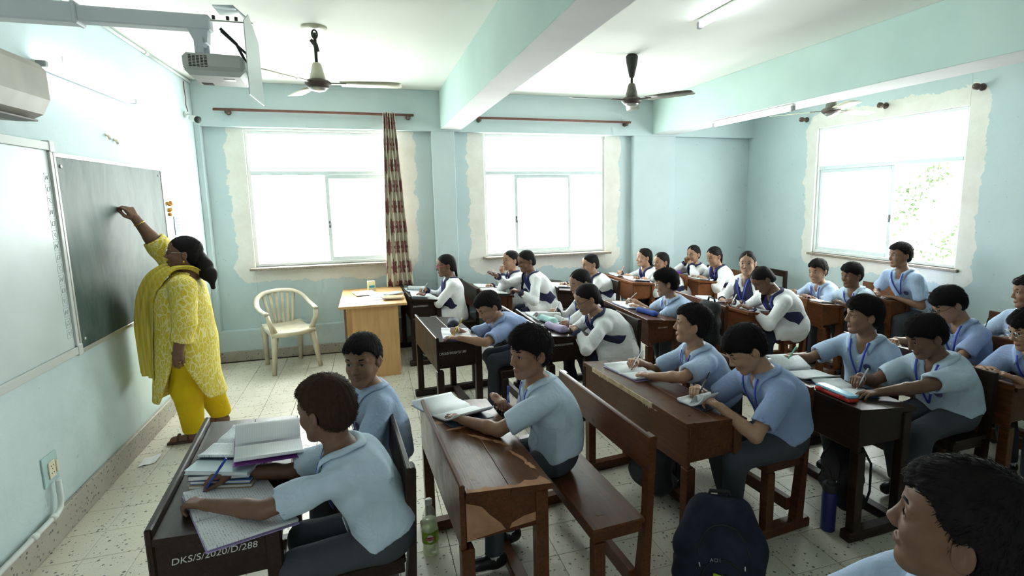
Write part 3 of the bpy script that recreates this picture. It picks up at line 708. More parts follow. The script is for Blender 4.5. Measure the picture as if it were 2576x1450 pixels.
# far wall with piers, recessed bays and two window openings
b = MB(); NB_ = YF+.10; Y2 = YF+.23
for (x0, x1, z0, z1, y0) in [(XL, XR+.2, 2.575, ZC, YF), (XL, 4.06, 0, .345, YF), (XL, -1.635, .345, 2.575, YF), (.76, 1.03, .345, 2.575, YF), (3.43, 4.06, .345, 2.575, YF), (4.06, XR+.2, -.02, 2.575, NB_)]: b.box((x0, y0, z0), (x1, Y2, z1), .004)
for (x0, x1), w in (((-1.635, .76), W1), ((1.03, 3.43), W2)):
    b.box((x0, NB_, .345), (w[0], Y2, 2.575), .002).box((w[1], NB_, .345), (x1, Y2, 2.575), .002).box((w[0], NB_, .345), (w[1], Y2, w[2]), .002).box((w[0], NB_, w[3]), (w[1], Y2, 2.575), .002)
struct(b.build('wall_far', M_far))
b = MB()
for (y0, y1, z0, z1) in [(YN-.2, W3[0], -.02, ZC), (W3[1], YF+.1, -.02, ZC), (W3[0], W3[1], -.02, W3[2]), (W3[0], W3[1], W3[3], ZC)]: b.box((XR, y0, z0), (XR+.22, y1, z1), .002)
struct(b.build('wall_right', M_back))
b = MB()
for (x0, x1, z0, z1) in [(XL-.2, -1.3, -.02, ZC), (-1.08, XR+.25, -.02, ZC), (-1.3, -1.08, 2.1, ZC)]: b.box((x0, YN-.14, z0), (x1, YN, z1), .002)  # leaves a narrow slit, added to let fill light in from behind
struct(b.build('wall_near', M_wall))
def beam(name, x0, x1):
    b = MB(); b.box((x0, YN, ZB), (x1, YF, ZC), .004)
    me = b.mesh(name); me.materials.append(MAT['beam_aqua']); me.materials.append(MAT['beam_white'])
    for p in me.polygons: p.material_index = 1 if p.normal.z < -.9 else 0
    return struct(link(name, me))
beam('trim_1', .87, 1.12); beam('trim_2', 3.70, 4.05)
# skirting
def skirting(name, lo, hi, axis):
    n = 0; o = struct(MB().box(lo, hi, .004).build(name, M_base)); return o
skirting('baseboard_left', (XL, YN, 0), (XL+.028, YF, .155), 1); skirting('baseboard_far', (XL, YF-.02, 0), (4.06, YF, .115), 0); skirting('baseboard_right', (XR-.02, YN, 0), (XR, YF, .115), 1)
# ------------------------------------------------------------------ windows
noisy('aluminium_white', (.82, .84, .83), (.76, .78, .77), 12, .45, .4); noisy('aluminium_pale', (.72, .80, .80), (.66, .74, .75), 10, .4, .5); noisy('granite_sill', (.20, .16, .13), (.34, .29, .24), 90, .4, .4)
mat('wire', (.05, .05, .05), .5, .3, .6)
m = bpy.data.materials.new('window_glass'); m.use_nodes = True; t = NT(m); t.n.remove(t.b); out = t.n['Material Output']
tr = t.node('ShaderNodeBsdfTransparent', inp={'Color': (.93, .97, .97, 1)}); gl = t.node('ShaderNodeBsdfGlossy', inp={'Roughness': .03}); mx = t.node('ShaderNodeMixShader', inp={0: .06}); t.l.new(tr.outputs[0], mx.inputs[1]); t.l.new(gl.outputs[0], mx.inputs[2]); t.l.new(mx.outputs[0], out.inputs[0]); MAT['window_glass'] = m
def window(name, w, h, M, sashes, tr_h, wires):
    """local: x along the width, y outwards, z up from the sill"""
    o = struct(empty(name)); o.matrix_world = M
    def part(nm, b, mt, par=None):
        q = link(nm, b.mesh(nm), mt); q.parent = par or o; return q
    f = .035; fr = MB()
    fr.box((0, .03, 0), (f, .11, h)).box((w-f, .03, 0), (w, .11, h)).box((f, .03, 0), (w-f, .11, f)).box((f, .03, h-f), (w-f, .11, h))
    part('window_frame', fr, MAT['aluminium_white']); part('transom', MB().box((f, .025, tr_h-.022), (w-f, .11, tr_h+.022)), MAT['aluminium_pale'])
    part('pane', MB().box((f, .066, tr_h+.022), (w-f, .070, h-f), .0005), MAT['window_glass'])
    for i, (a, c, yy) in enumerate(sashes):
        sf = MB(); g = .042; z0, z1 = f, tr_h-.022
        sf.box((a, yy, z0), (a+g, yy+.028, z1)).box((c-g, yy, z0), (c, yy+.028, z1)).box((a+g, yy, z0), (c-g, yy+.028, z0+g)).box((a+g, yy, z1-g), (c-g, yy+.028, z1))
        s_ = part('sash', sf, MAT['aluminium_pale']); part('pane', MB().box((a+g, yy+.012, z0+g), (c-g, yy+.016, z1-g), .0005), MAT['window_glass'], s_)
        hx = c-.021 if i == 0 and a > .5*w-.2 and name != 'window_1' else a+.021
        if name == 'window_3': hx = c-.021
        if name == 'window_1': hx = a+.021
        part('sash_lock', MB().box((hx-.009, yy-.012, .42), (hx+.009, yy, .50), .003).box((hx-.005, yy-.022, .45), (hx+.005, yy-.010, .475), .003), mat('lock_metal', (.10, .10, .11), .35, .5, .7), s_)
    part('window_sill', MB().box((-.04, -.13 if name != 'window_3' else -.035, -.028), (w+.04, .11, 0), .004), MAT['granite_sill'])
    # hexagonal wire netting outside the sliding sashes
    nb_ = MB(); c = .030; hx = c*1.732; yy = .135; ny = int((tr_h-.02)/(1.5*c))
    def seg(p, q):
        p = V3(*p); q = V3(*q); d = unit(q-p); n1 = V3(0, 1, 0)*.0011; n2 = np.cross(d, V3(0, 1, 0))*.0011
        nb_.add([p+n1+n2, p-n1, p+n1-n2, q+n1+n2, q-n1, q+n1-n2], [(0, 1, 4, 3), (1, 2, 5, 4), (2, 0, 3, 5)], True)
    for wa, wb in wires:
        for j in range(ny):
            for i in range(int((wb-wa)/hx)):
                x = wa+hx*(i+.5*(j % 2)); z = .02+1.5*c*j
                P = [(x, yy, z), (x+hx/2, yy, z+c/2), (x+hx, yy, z), (x+hx/2, yy, z+1.5*c)]
                seg(P[0], P[1]); seg(P[1], P[2]); seg(P[1], P[3])
    part('wire_netting', nb_, MAT['wire'])['kind'] = 'stuff'
    return o
w1 = W1[1]-W1[0]; w2 = W2[1]-W2[0]; w3 = W3[1]-W3[0]
window('window_1', w1, 1.51, TM((W1[0], NB_, W1[2])), [(.79, w1-.035, .045)], 1.05, [(.04, w1-.06)])
window('window_2', w2, 1.53, TM((W2[0], NB_, W2[2])), [(.40, 1.17, .045)], 1.05, [(.04, w2-.06)])
window('window_3', w3, 1.53, TM((XR, W3[1], W3[2]), rz=R_(-90)), [(.035, 1.06, .045)], 1.05, [(.04, w3-.06)])
# foliage beyond the back window
noisy('leaf_green', (.016, .040, .008), (.035, .060, .014), 6, .5, .3); noisy('bark', (.20, .15, .11), (.30, .24, .18), 12, .9, .1)
tree = empty('tree', (8.7, 5.9, -3.5)); tag(tree, 'leafy green tree outside the window in the back wall', 'tree')
rs = np.random.RandomState(4); br = MB(); br.tube([(8.7, 5.9, -3.5), (8.65, 5.9, -.6), (8.5, 5.95, .5)], [.16, .10, .05], 10)
lf = MB(); cl = [((8.1, 6.12, 2.0), .22, 130), ((8.05, 6.38, 1.72), .26, 130), ((8.0, 6.52, 1.45), .22, 80), ((8.05, 5.60, .95), .42, 240), ((8.1, 6.05, .70), .40, 200), ((8.3, 5.2, .6), .4, 80)]
for c, r, n in cl:
    br.tube([(8.5, 5.95, .3), (V3(8.5, 5.95, .3)+V3(*c))/2+V3(.1, 0, .05), c], [.03, .014, .005], 6)
    for i in range(n):
        p = V3(*c)+rs.randn(3)*r*.5; d = unit(rs.randn(3)+V3(0, 0, -.5)); u = unit(np.cross(d, rs.randn(3))); L = .04+.05*rs.rand()
        lf.add([p, p+d*L*.5+u*L*.3, p+d*L, p+d*L*.5-u*L*.3], [(0, 1, 2, 3)])
for b_, nm, mt in ((br, 'trunk', MAT['bark']), (lf, 'leaves', MAT['leaf_green'])):
    o = b_.build(nm, mt); o.parent = tree; o.matrix_parent_inverse = Matrix.Translation(tree.location).inverted()
    if nm == 'leaves': o['kind'] = 'stuff'
# ------------------------------------------------------------------ wood
def wood(name, c1, c2, bare, rough=.34, wear=.62):
    m = mat(name, c1, rough, .22); t = NT(m); v = t.coord((1, 1, 1)); g = t.node('ShaderNodeMapping', inp={'Vector': v, 'Scale': (22, 1.6, 22)}).outputs[0]
    gr = t.noise(g, 3.5, 6, .65, 1.2); col = t.mix(t.ramp(gr, .30, .70), c1, c2)
    col = t.mix(t.math('MULTIPLY', t.ramp(t.noise(v, 5, 5, .7), .45, .75), .5), col, tuple(x*.45 for x in c1))
    sp = t.ramp(t.noise(v, 16, 5, .75), wear+.06, wear+.09); col = t.mix(t.math('MULTIPLY', sp, .6), col, bare)
    t.col(col); t.rough(t.math('ADD', rough-.12, t.math('MULTIPLY', t.noise(v, 9, 5, .7), .34))); t.bump(t.math('ADD', gr, t.math('MULTIPLY', t.noise(v, 70, 3), .3)), .12, .004)
    return m
wood('wood_dark', (.013, .008, .006), (.034, .018, .011), (.16, .12, .09), .30); wood('wood_brown', (.046, .015, .006), (.125, .044, .016), (.26, .17, .10), .28); wood('wood_red', (.095, .030, .010), (.205, .072, .024), (.34, .22, .13), .34)
noisy('wood_bare', (.30, .15, .085), (.40, .22, .125), 18, .8, .2); noisy('wood_splinter', (.55, .44, .30), (.42, .30, .19), 40, .9, .1); mat('chalk', (.62, .62, .58), .95, .1)
_font = {}
def text_mesh(txt, size, shear=.0, ext=.0006):
    k = (txt, size, shear)
    cu = bpy.data.curves.new('lettering', 'FONT'); cu.body = txt; cu.size = size; cu.shear = shear; cu.extrude = ext; cu.resolution_u = 3
    o = bpy.data.objects.new('lettering', cu); COL.objects.link(o); dg = bpy.context.evaluated_depsgraph_get(); dg.update(); me = bpy.data.meshes.new_from_object(o.evaluated_get(dg)); bpy.data.objects.remove(o); bpy.data.curves.remove(cu)
    return me
class Desk: pass
DESKS = {}
def desk(key, label, x, y, rz, L=.97, d=.36, tot=.82, zt=.735, drop=.035, lip=.028, w='wood_brown', bz=.79, seatz=.435, text=None, tsize=.05, bare=False, chips=False, tcol='chalk', tpos=(.03, .60), group='school desks with attached benches'):
    D = Desk(); D.M = TM((x, y, 0), R_(rz)); D.d = d; D.zt = zt; D.drop = drop; D.th = math.atan(drop/d); D.seat = seatz; D.L = L
    root = empty('school_desk', (x, y, 0), R_(rz)); tag(root, label, 'desk', group); D.root = root; m = MAT[w]
    P = lambda nm, b: link(nm, b.mesh(nm), m, root)
    zb = zt-.235; top = lambda xx: zt-drop*xx/d
    P('front_panel', MB().box((0, .004, zb), (.022, L-.004, zt+lip if lip else zt-.024), .005))
    for y0 in (.012, L-.034): P('end_panel', MB().prism([(.022, zb+.03), (d-.012, zb+.03), (d-.012, top(d)-.024), (.022, zt-.024)], 1, y0, y0+.022))
    P('shelf', MB().box((.024, .034, zb+.012), (d-.03, L-.034, zb+.028)))
    x0 = .022 if lip else -.012
    nbd = 2
    for i in range(nbd):      # the top is made of boards
        a = x0+(d+.008-x0)*i/nbd; c = x0+(d+.008-x0)*(i+1)/nbd-.0015
        P('top_board', MB().prism([(a, top(a)-.024), (c, top(c)-.024), (c, top(c)-.002), (c-.003, top(c)), (a+.003, top(a)), (a, top(a)-.002)], 1, -.006, L+.006))
    for yy in (0, L-.055):
        P('leg', MB().box((.0, yy, .055), (.05, yy+.055, zb), .004)); P('leg', MB().box((d-.062, yy, .055), (d-.012, yy+.055, top(d)-.024), .004))
        P('runner', MB().box((-.03, yy-.006, 0), (tot+.02, yy+.062, .055), .008))
        xs = tot-.29
        P('bench_leg', MB().box((xs, yy, .055), (xs+.05, yy+.055, seatz-.07), .004))
        P('bench_post', MB().prism([(tot-.085, .055), (tot-.03, .055), (tot+.0, bz-.01), (tot-.008, bz), (tot-.035, bz), (tot-.042, seatz+.02)], 1, yy, yy+.05))
        P('bench_end_rail', MB().box((xs, yy+.012, seatz-.072), (tot-.06, yy+.045, seatz-.022)))
    P('bench_front_rail', MB().box((xs+.004, .05, seatz-.075), (xs+.026, L-.05, seatz-.022)))
    P('seat', MB().box((xs-.012, -.006, seatz-.022), (tot-.055, L+.006, seatz), .005))
    P('backrest', MB().prism([(tot-.048, bz-.150), (tot-.026, bz-.150), (tot-.016, bz-.004), (tot-.022, bz+.002), (tot-.034, bz+.002), (tot-.038, bz-.004)], 1, -.004, L+.004))
    P('stretcher', MB().box((.31, .05, .004), (.37, L-.05, .052), .004))
    P('stretcher', MB().box((tot-.10, .05, .09), (tot-.06, L-.05, .16), .004))
    if text:
        me = text_mesh(text, tsize, .15); o = link('chalk_lettering', me, mat(tcol, (.6, .6, .56), .95, .1), root); o.matrix_local = TM((tpos[0], .012, tpos[1]), rx=R_(90)); o['label'] = 'chalk number on the end panel'
    if bare:        # veneer torn off the end panel
        for poly in ([(.024, .515), (.175, .528), (.155, .560), (.115, .600), (.085, .640), (.055, .655), (.024, .668)], [(.19, .528), (.33, .537), (.325, .572), (.25, .566), (.20, .548)]): link('bare_patch', MB().prism([(p, q) for p, q in poly], 1, .0108, .0125).mesh('bare_patch'), MAT['wood_bare'], root)
        pts = []
        rs = np.random.RandomState(3); e = [(.03+(.33)*i/14, -.006) for i in range(15)]; inn = [(.03+(.33)*i/14, .012+.045*abs(rs.randn())*((i/14)**1.2*.6+.12)) for i in range(15)]
        b = MB(); V = [(p, q, top(p)+.0008) for p, q in e]+[(p, q, top(p)+.0008) for p, q in inn]; b.add(V, [(i, i+1, 15+i+1, 15+i) for i in range(14)]); link('bare_edge', b.mesh('bare_edge'), MAT['wood_bare'], root)
        for c_ in ((.13, .60, .05, .3), (.20, .47, .055, -.8), (.27, .40, .045, -.9), (.31, .25, .05, -1.2), (.06, .68, .05, .2), (.33, .16, .04, -1.3)):
            nn = 26; rr_ = [.35+.65*rs.rand() for k in range(nn)]; a = [(c_[2]*1.5*rr_[k]*math.cos(k*6.283/nn), c_[2]*.42*rr_[(k*7) % nn]*math.sin(k*6.283/nn)) for k in range(nn)]; a = [(c_[0]+p*math.cos(c_[3])-q*math.sin(c_[3]), c_[1]+p*math.sin(c_[3])+q*math.cos(c_[3])) for p, q in a]; a = [(min(p, d-.002), q) for p, q in a]; b = MB(); b.add([(p, q, top(p)+.0008) for p, q in a], [tuple(range(nn))]); link('bare_patch', b.mesh('bare_patch'), MAT['wood_bare'], root)
    if chips:       # splintered front edge
        rs = np.random.RandomState(8); n = 90; V = []
        for i in range(n+1):
            yy = .28+.66*i/n; dd = .012+(.012+.05*abs(math.sin(i*.11+.4)))*rs.rand()*(.35 if i < 4 or i > n-4 else 1); V += [(-.0128, yy, zt-.026), (-.0128, yy, zt-.001), (-.010+dd*.0, yy, zt+.0012), (dd*.75-.012, yy+.004, top(dd)+.0012)]
        b = MB(); b.add(V, [(4*i+k, 4*i+k+1, 4*i+5+k, 4*i+4+k) for i in range(n) for k in range(3)]); link('splintered_edge', b.mesh('splintered_edge'), MAT['wood_splinter'], root)
        V = []
        for i in range(n+1): yy = .25+.70*i/n; V += [(-.0006, yy, zt-.026), (-.0006, yy, zt-.028-.018*max(0, math.sin(i*.10+.5))*rs.rand())]
        b = MB(); b.add(V, [(2*i, 2*i+1, 2*i+3, 2*i+2) for i in range(n)]); link('splintered_edge', b.mesh('splintered_edge'), MAT['wood_splinter'], root)
    DESKS[key] = D; return D
def on(key, wx, wy, rz=0, dz=0):
    """matrix on the sloping desk top at world x, y (clamped to the top)"""
    D = DESKS[key]; q = D.M.inverted() @ Vector((wx, wy, 0)); z = D.zt-D.drop*q.x/D.d+.0015+dz
    return D.M @ Matrix.Translation((q.x, q.y, z)) @ Euler((0, D.th, 0)).to_matrix().to_4x4() @ Euler((0, 0, R_(rz)-D.M.to_euler().z)).to_matrix().to_4x4()
def hz(key, wx, wy):
    D = DESKS[key]; q = D.M.inverted() @ Vector((wx, wy, 0)); return D.zt-D.drop*q.x/D.d
# ------------------------------------------------------------------ paper things
def paper(name, c, ruled=True, text=False, margin=False):
    m = mat(name, c, .8, .2); t = NT(m); v = t.coord((1, 1, 1)); X, Y, Zz = sep(t, v); col = None
    base = t.mix(t.noise(v, 20, 3), c, tuple(x*.94 for x in c)); col = base
    if ruled:
        ln = t.ramp(t.math('ABSOLUTE', t.math('SUBTRACT', t.math('FRACT', t.math('MULTIPLY', X, 118)), .5)), .44, .47); col = t.mix(t.math('MULTIPLY', ln, .35), col, (.35, .45, .62))
    if text:
        row = t.ramp(t.math('ABSOLUTE', t.math('SUBTRACT', t.math('FRACT', t.math('MULTIPLY', X, 118)), .05)), .30, .22)
        wr = t.ramp(t.noise(t.node('ShaderNodeMapping', inp={'Vector': v, 'Scale': (260, 190, 1)}).outputs[0], 1, 2), .54, .58); gap = t.ramp(t.noise(t.node('ShaderNodeMapping', inp={'Vector': v, 'Scale': (118, 22, 1)}).outputs[0], 1, 1), .38, .44)
        col = t.mix(t.math('MULTIPLY', t.math('MULTIPLY', row, wr), t.math('MULTIPLY', gap, .8)), col, (.10, .12, .25))
    t.col(col); return m
paper('page_ruled', (.80, .82, .84)); paper('page_written', (.78, .80, .83), True, True); paper('page_plain', (.82, .83, .84), False); paper('page_print', (.78, .82, .85), False, True)
mat('cover_blue', (.06, .16, .42), .4); mat('cover_lilac', (.42, .34, .62), .4); mat('cover_kraft', (.42, .30, .17), .7); mat('cover_clear', (.50, .60, .66), .25, .5); mat('cover_purple', (.22, .05, .30), .35); mat('cover_dark', (.05, .07, .11), .4)
def notebook(label, M, w=.27, h=.20, th=.010, page='page_ruled', cover='cover_lilac', curl=.010, lift=0, group='notebooks open on the desks', kind='open', turn=None):
    """open book: y runs across the spread, x up the page; kind 'shut' for a closed one"""
    root = empty('notebook'); root.matrix_world = M; tag(root, label, 'notebook', group)
    if kind == 'shut':
        link('cover', MB().box((-h/2, -w/2, 0), (h/2, w/2, .002), .0006).box((-h/2, -w/2, th-.002), (h/2, w/2, th), .0006).mesh('cover'), MAT[cover], root)
        link('pages', MB().box((-h/2+.003, -w/2+.003, .002), (h/2-.003, w/2-.003, th-.002), .0006).mesh('pages'), MAT['page_plain'], root); return root
    link('cover', MB().box((-h/2-.003, -w/2-.003, 0), (h/2+.003, w/2+.003, .0016), .0006).mesh('cover'), MAT[cover], root)
    for sg in (-1, 1):
        n = 14; g = []
        for i in range(n):
            t = i/(n-1); yv = sg*(.001+(w/2-.001)*t); z = .0016+th*(math.sin(min(1, t*5)*math.pi/2))*(1-.25*t)+curl*max(0, t-.6)**2*6+(lift*t*t if sg < 0 else 0)
            g.append([(-h/2, yv, z), (0, yv, z+.0006*math.sin(i)), (h/2, yv, z)])
        g = np.array(g); b = MB(); bot = g.copy(); bot[:, :, 2] = np.maximum(.0017, g[:, :, 2]-th)
        top = g if sg < 0 else g
        V = np.concatenate([g.reshape(-1, 3), bot.reshape(-1, 3)]); k = n*3; F = []
        for i in range(n-1):
            for j in range(2): F.append((i*3+j, (i+1)*3+j, (i+1)*3+j+1, i*3+j+1)); F.append((k+i*3+j+1, k+(i+1)*3+j+1, k+(i+1)*3+j, k+i*3+j))
            F.append((i*3, k+i*3, k+(i+1)*3, (i+1)*3)); F.append((i*3+2, (i+1)*3+2, k+(i+1)*3+2, k+i*3+2))
        F.append(((n-1)*3, k+(n-1)*3, k+(n-1)*3+1, (n-1)*3+1)); F.append(((n-1)*3+1, k+(n-1)*3+1, k+(n-1)*3+2, (n-1)*3+2))
        if sg > 0: F = [f[::-1] for f in F]
        b.add(V, F, True); link('pages', b.mesh('pages'), MAT[page], root)
    if turn:       # one leaf standing half turned
        n = 12; g = [[(-h/2, .002+turn*(w/2)*math.sin(t*1.25), .012+.055*math.sin(t*2.4)), (h/2, .002+turn*(w/2)*math.sin(t*1.25), .012+.055*math.sin(t*2.4))] for t in np.linspace(0, 1.15, n)]
        link('page', MB().sheet(np.array(g), .0006).mesh('page'), MAT[page], root)
    return root
def pencil_case(label, M, L=.20, w=.075, h=.045, c=(.02, .04, .14), trim=(.01, .01, .012), name='pencil_case'):
    s_ = SDF(); s_.cap((-L/2+h/2, 0, h/2), (L/2-h/2, 0, h/2), h/2*1.05, None, 0).cap((-L/2+h/2, w/2-h/2, h/2-.004), (L/2-h/2, w/2-h/2, h/2-.004), h/2, None, .02).cap((-L/2+h/2, -w/2+h/2, h/2-.004), (L/2-h/2, -w/2+h/2, h/2-.004), h/2, None, .02).plane((0, 0, .001), (0, 0, -1), .004)
    s_.fn(wrinkle(.003, 1.6, 3), 0, 'd'); v, f = s_.mesh(.005); o = link(name, npmesh(name, v, f), noisy('case_%d_%d_%d' % tuple(int(x*255) for x in c), c, tuple(x*1.35+.01 for x in c), 30, .7, .3, .1)); o.matrix_world = M; tag(o, label, 'pencil case', 'pencil cases on the desks')
    zp = MB().tube([(x, .2*w*math.sin(x*9), h*1.02+.0005) for x in np.linspace(-L/2+.03, L/2-.03, 9)], .0028, 6); z = link('zip', zp.mesh('zip'), mat('zip_%d' % int(sum(trim)*999), trim, .4, .5)); z.parent = o
    pl = link('zip_pull', MB().box((L/2-.035, .1*w, h*1.02), (L/2-.012, .1*w+.007, h*1.02+.003), .001).mesh('zip_pull'), mat('zip_metal', (.6, .6, .6), .3, .5, 1)); pl.parent = o
    return o
def bottle_steel(label, x, y, z):
    o = MB().lathe([(.030, 0), (.033, .006), (.033, .13), (.029, .152), (.023, .168), (.023, .172)], (0, 0, 0), 24).build('water_bottle', mat('steel', (.55, .55, .53), .28, .5, 1)); o.location = (x, y, z); tag(o, label, 'bottle')
    link('cap', MB().lathe([(.025, .170), (.0255, .174), (.0255, .206), (.022, .211)], n=24).mesh('cap'), mat('steel_dark', (.40, .40, .39), .35, .5, 1), o); link('strap', MB().tube([(.024, 0, .18), (.040, .004, .16), (.043, .004, .12), (.036, 0, .10)], .003, 6).mesh('strap'), mat('rubber_black', (.015, .015, .015), .7), o); return o
def backpack(label, M, w=.32, h=.44, d=.20, c=(.010, .014, .034), detail=True, name='backpack'):
    """upright school bag: x depth (front at -x), y width, z up"""
    s_ = SDF(); s_.cap((0, -w*.28, d*.42), (0, w*.28, d*.42), d*.46, None, 0).cap((-.01, -w*.30, h*.5), (-.01, w*.30, h*.5), d*.45, None, .06).cap((.01, -w*.17, h*.80), (.01, w*.17, h*.80), d*.40, None, .08)
    s_.cap((-d*.42, -w*.22, h*.24), (-d*.42, w*.22, h*.24), d*.25, None, .025).cap((-d*.36, -w*.18, h*.42), (-d*.36, w*.18, h*.42), d*.22, None, .03).cap((0, w*.46, h*.2), (0, w*.44, h*.35), d*.22, d*.18, .02).cap((0, -w*.46, h*.2), (0, -w*.44, h*.35), d*.22, d*.18, .02)
    s_.plane((0, 0, .004), (0, 0, -1), .008); s_.fn(wrinkle(.015, .85, 11), 0, 'd'); v, f = s_.mesh(.009); base = s_
    o = link(name, npmesh(name, v, f), noisy('bag_%d_%d' % (int(c[0]*999), int(c[2]*999)), c, tuple(x*1.6+.003 for x in c), 14, .75, .25, .5, bsc=60)); o.matrix_world = M; tag(o, label, 'backpack', 'school bags')
    def pc(nm, b, mt): q = link(nm, b.mesh(nm), mt); q.parent = o; return q
    blk = mat('strap_black', (.010, .010, .012), .7)
    def surf(P, mg=.003): return s_.snap(np.array(P, float), mg, 6)
    pc('top_handle', MB().tube([(.02, -.05, h*.95), (.02, -.04, h*1.03), (.02, .04, h*1.03), (.02, .05, h*.95)], .009, 8), blk)
    for y0, y1, z0, z1 in ((-w*.40, w*.40, h*.55, h*.86), (-w*.30, w*.30, h*.30, h*.52)):
        A = [(-d*.8, y0+(y1-y0)*t, z0+(z1-z0)*math.sin(math.pi*t)**.6) for t in np.linspace(0, 1, 21)]; pc('zip', MB().tube(list(surf(A, .002)), .0035, 6), blk)
    for yy in (-w*.40, w*.40):
        P = surf([(-d, yy, h*.5), (-d, yy*.98, h*.46)], .006); pc('zip_pull', MB().tube(list(P), .0035, 6), mat('zip_metal', (.6, .6, .6), .3, .5, 1))
    for sg in (-1, 1): pc('shoulder_strap', MB().tube([(d*.35, sg*w*.18, h*.92), (d*.60, sg*w*.24, h*.70), (d*.58, sg*w*.28, h*.30), (d*.35, sg*w*.36, h*.10)], .016, 8, flat=.4), blk)
    return o, s_
def clear_mat(name, col, k=.75):
    m = bpy.data.materials.new(name); m.use_nodes = True; t = NT(m); out = t.n['Material Output']; t.b.inputs['Base Color'].default_value = (*col, 1); t.b.inputs['Roughness'].default_value = .12
    tr = t.node('ShaderNodeBsdfTransparent', inp={'Color': (*[min(1, c*1.25+.1) for c in col], 1)}); mx = t.node('ShaderNodeMixShader', inp={0: 1-k}); t.l.new(tr.outputs[0], mx.inputs[1]); t.l.new(t.b.outputs[0], mx.inputs[2]); t.l.new(mx.outputs[0], out.inputs[0]); MAT[name] = m; return m
# ------------------------------------------------------------------ desks and benches
desk('A', 'dark school desk with chalk number ending 288 nearest the chalkboard wall', -.745, 1.935, 4, w='wood_dark', text='DKS/S/2020/D/288', tsize=.033, L=1.0, tpos=(.06, .605), tot=.86, zt=.72, drop=.03, d=.40)
desk('B', 'worn brown desk with torn veneer and a long empty bench end', .255, 1.875, 3.5, w='wood_brown', bare=True, L=.97, tot=.84, d=.36, lip=.024, zt=.72)
desk('C', 'glossy brown desk with a splintered front edge, backpack at its foot', 1.355, 2.10, 5, w='wood_brown', lip=0, chips=True, L=1.06, tot=.80, zt=.735, d=.34, drop=.03)
desk('D', 'dark desk holding the blue and red pencil box', 2.27, 1.98, 1, w='wood_dark', lip=0, L=1.0, tot=.99, zt=.72, d=.36)
desk('E', 'dark brown desk cut off by the right edge of the photo', 3.28, 1.93, 1, w='wood_brown', lip=.02, L=.97, zt=.72, d=.36)
desk('E3', 'desk with the blue pencil case near the right edge by the back wall', 4.12, 2.12, 2, w='wood_brown', lip=0, L=.97, tot=.84, zt=.735)
desk('G', 'dark desk with chalk number ending 180, steel bottle below', .42, 4.02, 5, w='wood_dark', text='DKS/S/2020/D/180', tsize=.027, L=.95, tot=.80, zt=.73, tpos=(.02, .62))
desk('H', 'dark desk with the mint and lilac pencil cases', 1.255, 3.88, 1, w='wood_dark', text='DKS/S/2/2/1D/992', tsize=.022, L=.97, tot=.80, zt=.73, tpos=(.04, .64))
desk('I', 'brown desk with the long blue pencil case', 2.225, 4.10, -1, w='wood_brown', lip=0, L=.97, tot=.80, zt=.73, d=.32, text='SAI CABIN', tsize=.020, tpos=(.10, .64))
desk('J', 'reddish brown desk shared by the girl facing the camera', 3.20, 4.03, 5, w='wood_red', lip=0, L=.97, tot=.74, zt=.73, d=.30)
desk('K', 'reddish desk of the two boys below the back window', 4.06, 4.05, 1, w='wood_red', lip=0, L=.80, tot=.66, zt=.735, d=.28)
desk('L', 'reddish desk pushed nearest the back wall window', 4.74, 3.90, 0, w='wood_red', lip=0, L=.80, tot=.56, zt=.745, d=.26)
desk('M', 'dark desk beside the teacher table, chalk number on its end', .36, 5.86, 4, w='wood_dark', text='DKS/S/2020/D/1', tsize=.024, L=.86, tot=.76, zt=.735, d=.34, tpos=(.03, .64))
desk('N', 'brown desk of the girl with the raised pen hand', 1.145, 5.82, 5, w='wood_brown', L=.90, tot=.78, zt=.735, d=.34)
desk('O', 'dark desk below the middle window with an empty bench end', 1.99, 5.80, -1, w='wood_dark', L=.90, tot=.78, zt=.735, d=.32)
desk('P', 'brown desk of the two girls in front of the broad pier', 2.96, 5.84, 3, w='wood_red', lip=0, L=.90, tot=.78, zt=.755, d=.32)
desk('Q', 'brown desk in the far back corner of the room', 3.80, 5.75, 1, w='wood_red', lip=0, L=.90, tot=.80, zt=.74, d=.30)
desk('R', 'desk at the bottom right corner under a white notebook', 1.58, .02, 0, w='wood_brown', lip=0, L=.97, zt=.735)
# one more empty bench back standing against the corner
o = empty('wall_bench', (5.02, 5.65, 0)); tag(o, 'dark open bench back standing in the far corner', 'bench')
for nm, lo, hi in (('post', (0, .0, 0), (.04, .045, .80)), ('post', (.0, .80, 0), (.04, .845, .80)), ('backrest', (.004, .045, .72), (.03, .80, .80)), ('lower_rail', (.004, .045, .50), (.03, .80, .54)), ('seat', (-.24, .0, .40), (.0, .845, .43)), ('leg', (-.23, 0, 0), (-.19, .045, .40)), ('leg', (-.23, .80, 0), (-.19, .845, .40))): link(nm, MB().box(lo, hi, .004).mesh(nm), MAT['wood_dark'], o)
